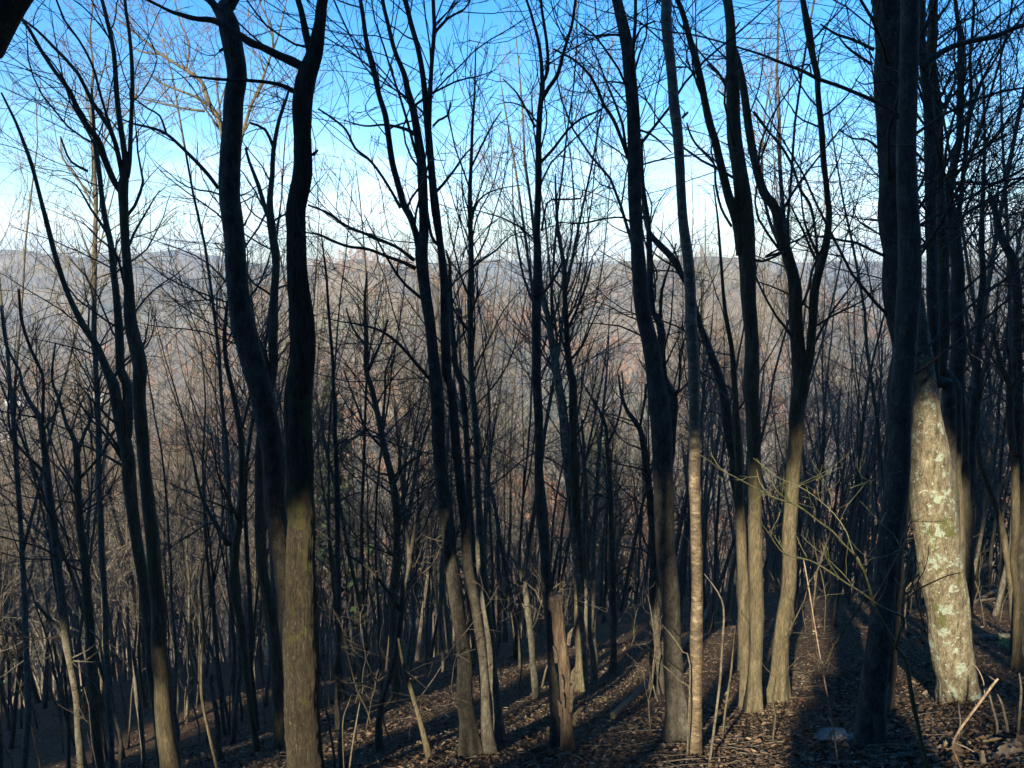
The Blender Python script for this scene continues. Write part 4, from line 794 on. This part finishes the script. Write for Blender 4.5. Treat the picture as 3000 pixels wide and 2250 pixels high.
for k, (q, l) in enumerate([('F 285,1475,9 360,1462,10 440,1452,8', 'pale stick lying near the foot of the thickest furrowed trunk'), ('F 20,1545,12 75,1535,12', 'short pale stick beside the S-shaped trunk'), ('G 150,1645,14 200,1618,14 250,1600,10', 'broken bark-stripped stick at the foot of the snag'), ('F 800,1590,8 880,1605,9 960,1612,6', 'dark stick at the foot of the tallest multi-limbed tree'),
                            ('H 205,1290,5 300,1300,6 420,1335,6 470,1345,4', 'longest pale stick in the sunlit patch by the olive-brown tree'), ('H 180,1320,5 280,1310,6 440,1300,4', 'straight pale stick crossing the sunlit patch'), ('H 300,1240,5 380,1270,6 460,1320,5', 'bent stick on the uphill edge of the sunlit patch'), ('H 330,1345,6 410,1330,6 475,1320,4', 'short stick lowest in the sunlit patch')]):
    lying('fallen_stick', l, q, 'paletwig', 'stick', 1.6, seed=30+k, dens=0 if k < 4 else 2, group='sticks on the forest floor')

def twiggy(name, label, cat, d, parts, leanings, seed=0):
    """a shrub or cane drawn as stems in space: parts = (part name, points, material, drift in depth)"""
    rng = np.random.default_rng(700+seed); raws = [parse(p[1]) for p in parts]; b = None; root = None
    x0, y0, _ = raws[0][0]; P0 = ray(x0, y0)*d
    if P0[2] > hz(P0[0], P0[1]): P0[2] = hz(P0[0], P0[1])-.05; pre = True
    else: pre = False
    b = np.array([P0[0], d, hz(P0[0], d)]); root = empty(name, b); tag(root, label, cat); lines = []
    for (pn, st, m_, dr, dd), a in zip([(p+(0.,))[:5] for p in parts], raws):
        n = len(a); P = np.array([ray(x, y)*(d+dd+dr*i/max(1, n-1)) for i, (x, y, _) in enumerate(a)]); R = a[:, 2]/2/SRC_F*d
        if not lines and pre: P = np.concatenate([[P0], P]); R = np.concatenate([[R[0]], R])
        P, R = resample(P, np.maximum(R, .0012), .05, .5, rng); g = Geo(); tube1(g, P-b, R, 7, rng, .06)
        so_ = link(pn, g.mesh(pn, [M[m_]]), root)
        if leanings and lines and m_ == 'green':
            q = len(P)//4; g = twigs_from([(P[q:]-b, R[q:])], rng, leanings, .45, ang=50, lv=2, rt=.0014, rf=.6, trop=.10)
            if g.n: link('twigs', g.mesh('twigs', [M['green']]), so_)
        lines.append((P-b, R, m_))
    return root
twiggy('green_shrub', 'leafless green-stemmed shrub with long arching sunlit shoots', 'shrub', 4.9, [
    ('stem', 'H 765,1680,17 740,1550,18 725,1470,20 710,1400,22 690,1310,22 676,1240,22 660,1185,21 625,1140,20 603,1090,17 570,1035,15 545,990,14 525,940,13 510,880,12 485,805,11 455,745,10', 'green', .1),
    ('shoot', 'H 455,745,9 400,690,8 350,635,8 300,600,8 200,525,8 100,490,7 0,440,5 G 1050,445,6 960,400,5 900,370,4 850,330,4 800,300,3', 'green', -.5),
    ('shoot', 'H 625,1135,14 648,1060,13 660,1010,12 560,960,10 480,900,9 430,870,8 370,830,8 310,790,8 250,760,7 160,740,7 120,710,5 80,650,5 50,610,4 0,550,3', 'green', -.6),
    ('shoot', 'H 655,1020,12 658,950,11 664,900,10 680,820,8 700,735,6 705,720,4', 'green', .1),
    ('shoot', 'H 658,955,8 680,925,8 720,890,7 760,868,7 800,850,6 850,828,5 905,815,4', 'tan', -.3),
    ('shoot', 'H 700,770,6 660,725,6 640,700,6 615,650,5 580,620,5 540,580,4 500,535,4 470,505,3', 'green', .4),
    ('shoot', 'H 485,805,7 440,720,6 415,640,6 360,560,6 300,505,5 240,460,5 170,425,5 120,405,4 60,360,4 10,320,3', 'green', .5),
    ('shoot', 'H 520,945,7 560,880,6 580,850,6 620,770,5 650,710,5 672,675,3', 'redtwig', .2),
    ('shoot', 'H 540,950,6 575,900,5 590,840,4 600,780,3', 'redtwig', -.2),
    ('shoot', 'H 660,1012,7 710,985,6 750,960,4', 'paletwig', .2),
    ('shoot', 'H 455,745,6 470,790,5 520,755,5 580,745,5 640,715,4', 'green', .3),
    ('shoot', 'H 690,925,5 650,880,5 620,835,3', 'redtwig', .1),
    ('shoot', 'H 640,700,5 660,650,4 678,615,3', 'green', .1), ('shoot', 'H 560,605,5 575,570,4 592,538,3', 'green', .1),
    ('shoot', 'H 430,450,5 500,425,5 580,400,5 655,372,3', 'green', .3, .3),
    ('shoot', 'H 170,500,5 160,450,4 190,400,3', 'green', .1, -.3), ('shoot', 'H 80,480,4 40,430,4 25,370,3', 'green', .1, -.4)], 1.1, 1)
twiggy('dry_cane', 'single thin pinkish-white dry cane leaning in the sunlit patch', 'cane', 5.6, [
    ('stem', 'H 382,1680,7 350,1450,7 320,1290,6 290,1130,6 262,960,6 242,840,6 228,760,5', 'cane', .2), ('tip', 'H 243,750,5 215,700,4 190,640,4 170,590,3', 'green', .1)], 0, 2)
twiggy('briar', 'arching thorny dead briar cane bending over by the lichen-patched trunk', 'briar', 5.2, [
    ('stem', 'H 915,1680,8 880,1590,8 875,1550,10 900,1500,11 950,1430,12 1000,1365,12 1040,1310,11 1068,1275,8', 'cane', -.2),
    ('shoot', 'H 1060,1285,5 1040,1258,5 1010,1262,4', 'cane', .1), ('shoot', 'H 905,1500,5 840,1510,5 780,1480,4 730,1465,3', 'cane', .2), ('shoot', 'H 880,1550,5 930,1570,5 965,1590,3', 'cane', -.1),
    ('shoot', 'H 1010,1345,5 1005,1290,5 985,1240,4 960,1210,3', 'cane', .1), ('shoot', 'H 975,1395,4 965,1350,4 930,1338,3', 'cane', .1)], 0, 3)
for k, (q, l) in enumerate([('H 1110,1500,14 1100,1440,13 1085,1380,11 1065,1340,6', 'tilted dead cane stub beyond the arching briar'), ('H 1065,1480,12 1045,1400,10 1030,1340,6', 'short straight dead cane stub beside the arching briar'), ('H 1165,1400,13 1170,1320,12 1160,1250,6', 'upright dead cane stub farthest up the bank'),
                            ('H 590,1385,16 592,1330,14 596,1290,5', 'bright broken stub standing between the two leaning trunks'), ('H 905,1460,7 900,1420,7 897,1380,4', 'thinnest dead cane stub close to the arching briar'), ('H 718,1530,13 715,1490,13 718,1460,6', 'pale short stub at the foot of the green-stemmed shrub')]):
    twiggy('cane_stub', l, 'stub', 6.4 if k != 3 else 8, [('stem', q, 'paletwig', .1)], 0, 20+k)
for k, (q, l, d_) in enumerate([('G 850,1659,12 870,1500,12 895,1300,12 905,1150,11 915,1000,9 905,930,8 870,870,6 830,820,4', 'crooked grey whip-like stem just past the shiny birch', 6.6), ('G 915,1450,11 930,1350,11 945,1250,11 960,1100,9 972,1020,5', 'short grey stem between the crooked whip and the olive-based tree', 7.6),
        ('G 770,1215,7 740,1160,6 700,1100,5 640,1030,4', 'thin wiry shoot springing from beside the birch', 6.9), ('G 770,1340,7 720,1280,6 650,1215,5 570,1150,4 530,1125,3', 'lower wiry shoot arching beside the birch', 6.9),
        ('F 368,1659,22 365,1560,22 372,1470,18 380,1400,10', 'pale stump-like stem with thin shoots by the furrowed trunk', 8.0), ('F 345,1659,12 330,1560,11 310,1440,10 295,1350,6', 'slim pale shoot leaning towards the furrowed trunk', 7.9), ('F 405,1659,9 420,1540,8 440,1420,7 450,1370,4', 'slim pale shoot leaning away from the furrowed trunk', 7.9),
        ('F 375,1470,6 400,1380,5 430,1290,3', 'wispy shoot between the two slim pale ones', 7.9),
        ('E 520,1659,18 520,1540,18 495,1420,17 480,1340,15 450,1250,14 440,1180,13 430,1110,8 390,1060,6', 'wiggling pale sapling just downhill of the four-limbed slim tree', 8.2),
        ('E 935,1659,14 900,1500,14 870,1350,14 870,1200,13 880,1050,13 870,900,11 880,780,10 905,680,8 940,590,6', 'long wavering pale sapling before the dark wavy trunk', 8.8),
        ('E 620,1620,20 610,1480,22 590,1350,24 580,1250,20 575,1150,14', 'pale straight pole behind the four-limbed slim tree', 11), ('E 770,1640,22 762,1500,24 745,1400,22 742,1300,16', 'short grey lichen-coated trunk piece beside the four-limbed slim tree', 10),
        ('E 945,1560,26 935,1420,26 915,1320,24 912,1250,18', 'orange-tinted dead pole with a broken top', 11)]):
    r = twiggy('thin_stem', l, 'sapling', d_, [('stem', q, 'pale' if k in (10, 11) else ('snag' if k == 12 else ('tan' if k % 2 else 'paletwig')), .3 if k not in (10, 11) else 0)], 0, 40+k)
# fern
def fern():
    s = PAN['H']; d = ground_y(s[0]+1128/1.475, s[1]+1150/1.475) or 9; p = ray(s[0]+1128/1.475, s[1]+1150/1.475)*d; b = np.array([p[0], p[1], hz(p[0], p[1])])
    root = empty('fern', b); tag(root, 'small bright green fern tuft on the uphill bank', 'fern'); rng = np.random.default_rng(8)
    for k in range(11):
        a = rng.uniform(0, 6.28); L = rng.uniform(.22, .36); t = np.linspace(0, 1, 12); P = np.stack([np.cos(a)*L*t, np.sin(a)*L*t, L*(1.25*t-.95*t*t)], -1)
        V = []; Q = []; side = np.array([-np.sin(a), np.cos(a), 0])
        for i in range(1, 11):
            w_ = .075*math.sin(math.pi*min(1, t[i]+.12))**.7
            for sg in (1, -1):
                c = P[i]; e_ = c+side*sg*w_+nrm(P[i]-P[i-1])*.02; f_ = nrm(P[i]-P[i-1])*.011; n = len(V); V += [c-f_, e_-f_*.3, e_+f_*.4, c+f_]; Q.append([n, n+1, n+2, n+3])
        link('frond', mesh_np('frond', V, Q, None, [M['fern']], False), root)
fern()
def stone(label, pan, x_, y_, size, seed, mt='stone'):
    sx, sy = PAN[pan][0]+x_/1.475, PAN[pan][1]+y_/1.475; d = ground_y(sx, sy) or 9; p = ray(sx, sy)*d; rng = np.random.default_rng(seed)
    import bmesh
    bm = bmesh.new(); bmesh.ops.create_icosphere(bm, subdivisions=4, radius=1)
    ph = rng.uniform(0, 6, (6, 3)); fr = rng.uniform(1, 4.5, 6)
    for v in bm.verts:
        c = v.co.copy(); q = sum(math.sin(fr[i]*c.x+ph[i][0])*math.sin(fr[i]*c.y+ph[i][1])*math.cos(fr[i]*c.z+ph[i][2])/fr[i] for i in range(6))
        v.co = Vector((c.x*size, c.y*size*.75, c.z*size*.45))*(1+.35*q)
    me = bpy.data.meshes.new('mossy_stone'); bm.to_mesh(me); bm.free(); me.materials.append(M[mt])
    for f in me.polygons: f.use_smooth = True
    o = link('mossy_stone', me, loc=(p[0], p[1], hz(p[0], p[1])+size*.15)); tag(o, label, 'stone')
stone('blue-grey lichened stone half sunk among leaves before the leaning grey trunk', 'H', 340, 1540, .17, 3)
stone('low dark stone beside the lichened one', 'H', 400, 1545, .12, 4)
# bright curled leaves near the camera, on the bank
rng = np.random.default_rng(12)
for k in range(16):
    u = rng.uniform(760, 1180); v_ = rng.uniform(1560, 1655) if k < 11 else rng.uniform(1560, 1620); sx, sy = PAN['H'][0]+u/1.475, PAN['H'][1]+v_/1.475
    d = ground_y(sx, sy); p = ray(sx, sy)*d; n = 9; V = []; Q = []
    for i in range(n):
        for j in range(5):
            t = i/(n-1); w_ = .045*math.sin(math.pi*(t*.92+.05))*(1+.35*math.sin(i*2.6)); V.append([(t-.5)*.15, (j/4-.5)*2*w_, .03*math.sin(t*3+k)+.10*abs(j/4-.5)**1.5*(.5+rng.random()*.2)])
    for i in range(n-1):
        for j in range(4): Q.append([i*5+j, (i+1)*5+j, (i+1)*5+j+1, i*5+j+1])
    o = link('oak_leaf', mesh_np('oak_leaf', V, Q, None, [M['leaf2' if k % 3 else 'leaf1']]), loc=(p[0], p[1], hz(p[0], p[1])+.035))
    o.rotation_euler = (rng.normal()*.5, rng.normal()*.5, rng.uniform(0, 6.28)); tag(o, 'large curled tan leaf lying on the bank at the foot of the briar', 'leaf', 'large curled leaves by the briar')

# ------------------------------------------------------------------ houses far down in the valley
import bmesh
def house(label, sx, sy, L, W, H, rz):
    d = None
    dr = ray(sx, sy); ys = np.geomspace(150, 3000, 4000); h = height(dr[0]*ys, ys); k = np.argmax(dr[2]*ys < h); d = ys[k] if k else 900
    x, y = dr[0]*d, d; root = empty('house', (x, y, hz(x, y)), rz); tag(root, label, 'house', 'houses in the valley')
    def box(name, c, s_, m_, par=root):
        bm = bmesh.new(); bmesh.ops.create_cube(bm, size=1); [setattr(v, 'co', Vector((v.co.x*s_[0]+c[0], v.co.y*s_[1]+c[1], v.co.z*s_[2]+c[2]))) for v in bm.verts]
        me = bpy.data.meshes.new(name); bm.to_mesh(me); bm.free(); me.materials.append(M[m_]); return link(name, me, par)
    wl = box('wall', (0, 0, H/2-1), (L, W, H+2), 'wall')
    e = .5; V = [(-L/2-e, -W/2-e, H), (L/2+e, -W/2-e, H), (L/2+e, W/2+e, H), (-L/2-e, W/2+e, H), (-L/2-e, 0, H+W*.35), (L/2+e, 0, H+W*.35)]
    me = bpy.data.meshes.new('roof'); me.from_pydata(V, [], [(0, 1, 5, 4), (2, 3, 4, 5), (0, 4, 3), (1, 2, 5), (0, 3, 2, 1)]); me.materials.append(M['roof']); link('roof', me, root)
    for q in range(3): box('window', (-L/3+q*L/3, -W/2-.03, H*.55), (1.2, .1, 1.4), 'glass')
    return root
house('small white house low in the valley beyond the pale curving trunk', 22, 1290, 15, 8, 5, .5)
house('white house farther up the valley edge, among bare crowns', 48, 1186, 18, 9, 5, .2)
house('white cottage seen past the four-limbed slim tree', 295, 1172, 14, 8, 4.5, -.4)

# ------------------------------------------------------------------ the air
bm = bmesh.new(); bmesh.ops.create_cube(bm, size=1)
for v in bm.verts: v.co = Vector((v.co.x*12200, v.co.y*12200, -460+(v.co.z+.5)*620))
me = bpy.data.meshes.new('haze'); bm.to_mesh(me); bm.free()
m = bpy.data.materials.new('haze_air'); m.use_nodes = True; nt = m.node_tree; nt.nodes.clear()
pv = nt.nodes.new('ShaderNodeVolumePrincipled'); pv.inputs['Color'].default_value = (.58, .80, 1, 1); pv.inputs['Density'].default_value = 2.1e-4; pv.inputs['Anisotropy'].default_value = 0.0
ou = nt.nodes.new('ShaderNodeOutputMaterial'); nt.links.new(pv.outputs[0], ou.inputs['Volume']); me.materials.append(m)
tag(link('haze', me), 'thin bluish haze filling the valley air', 'haze', kind='stuff')
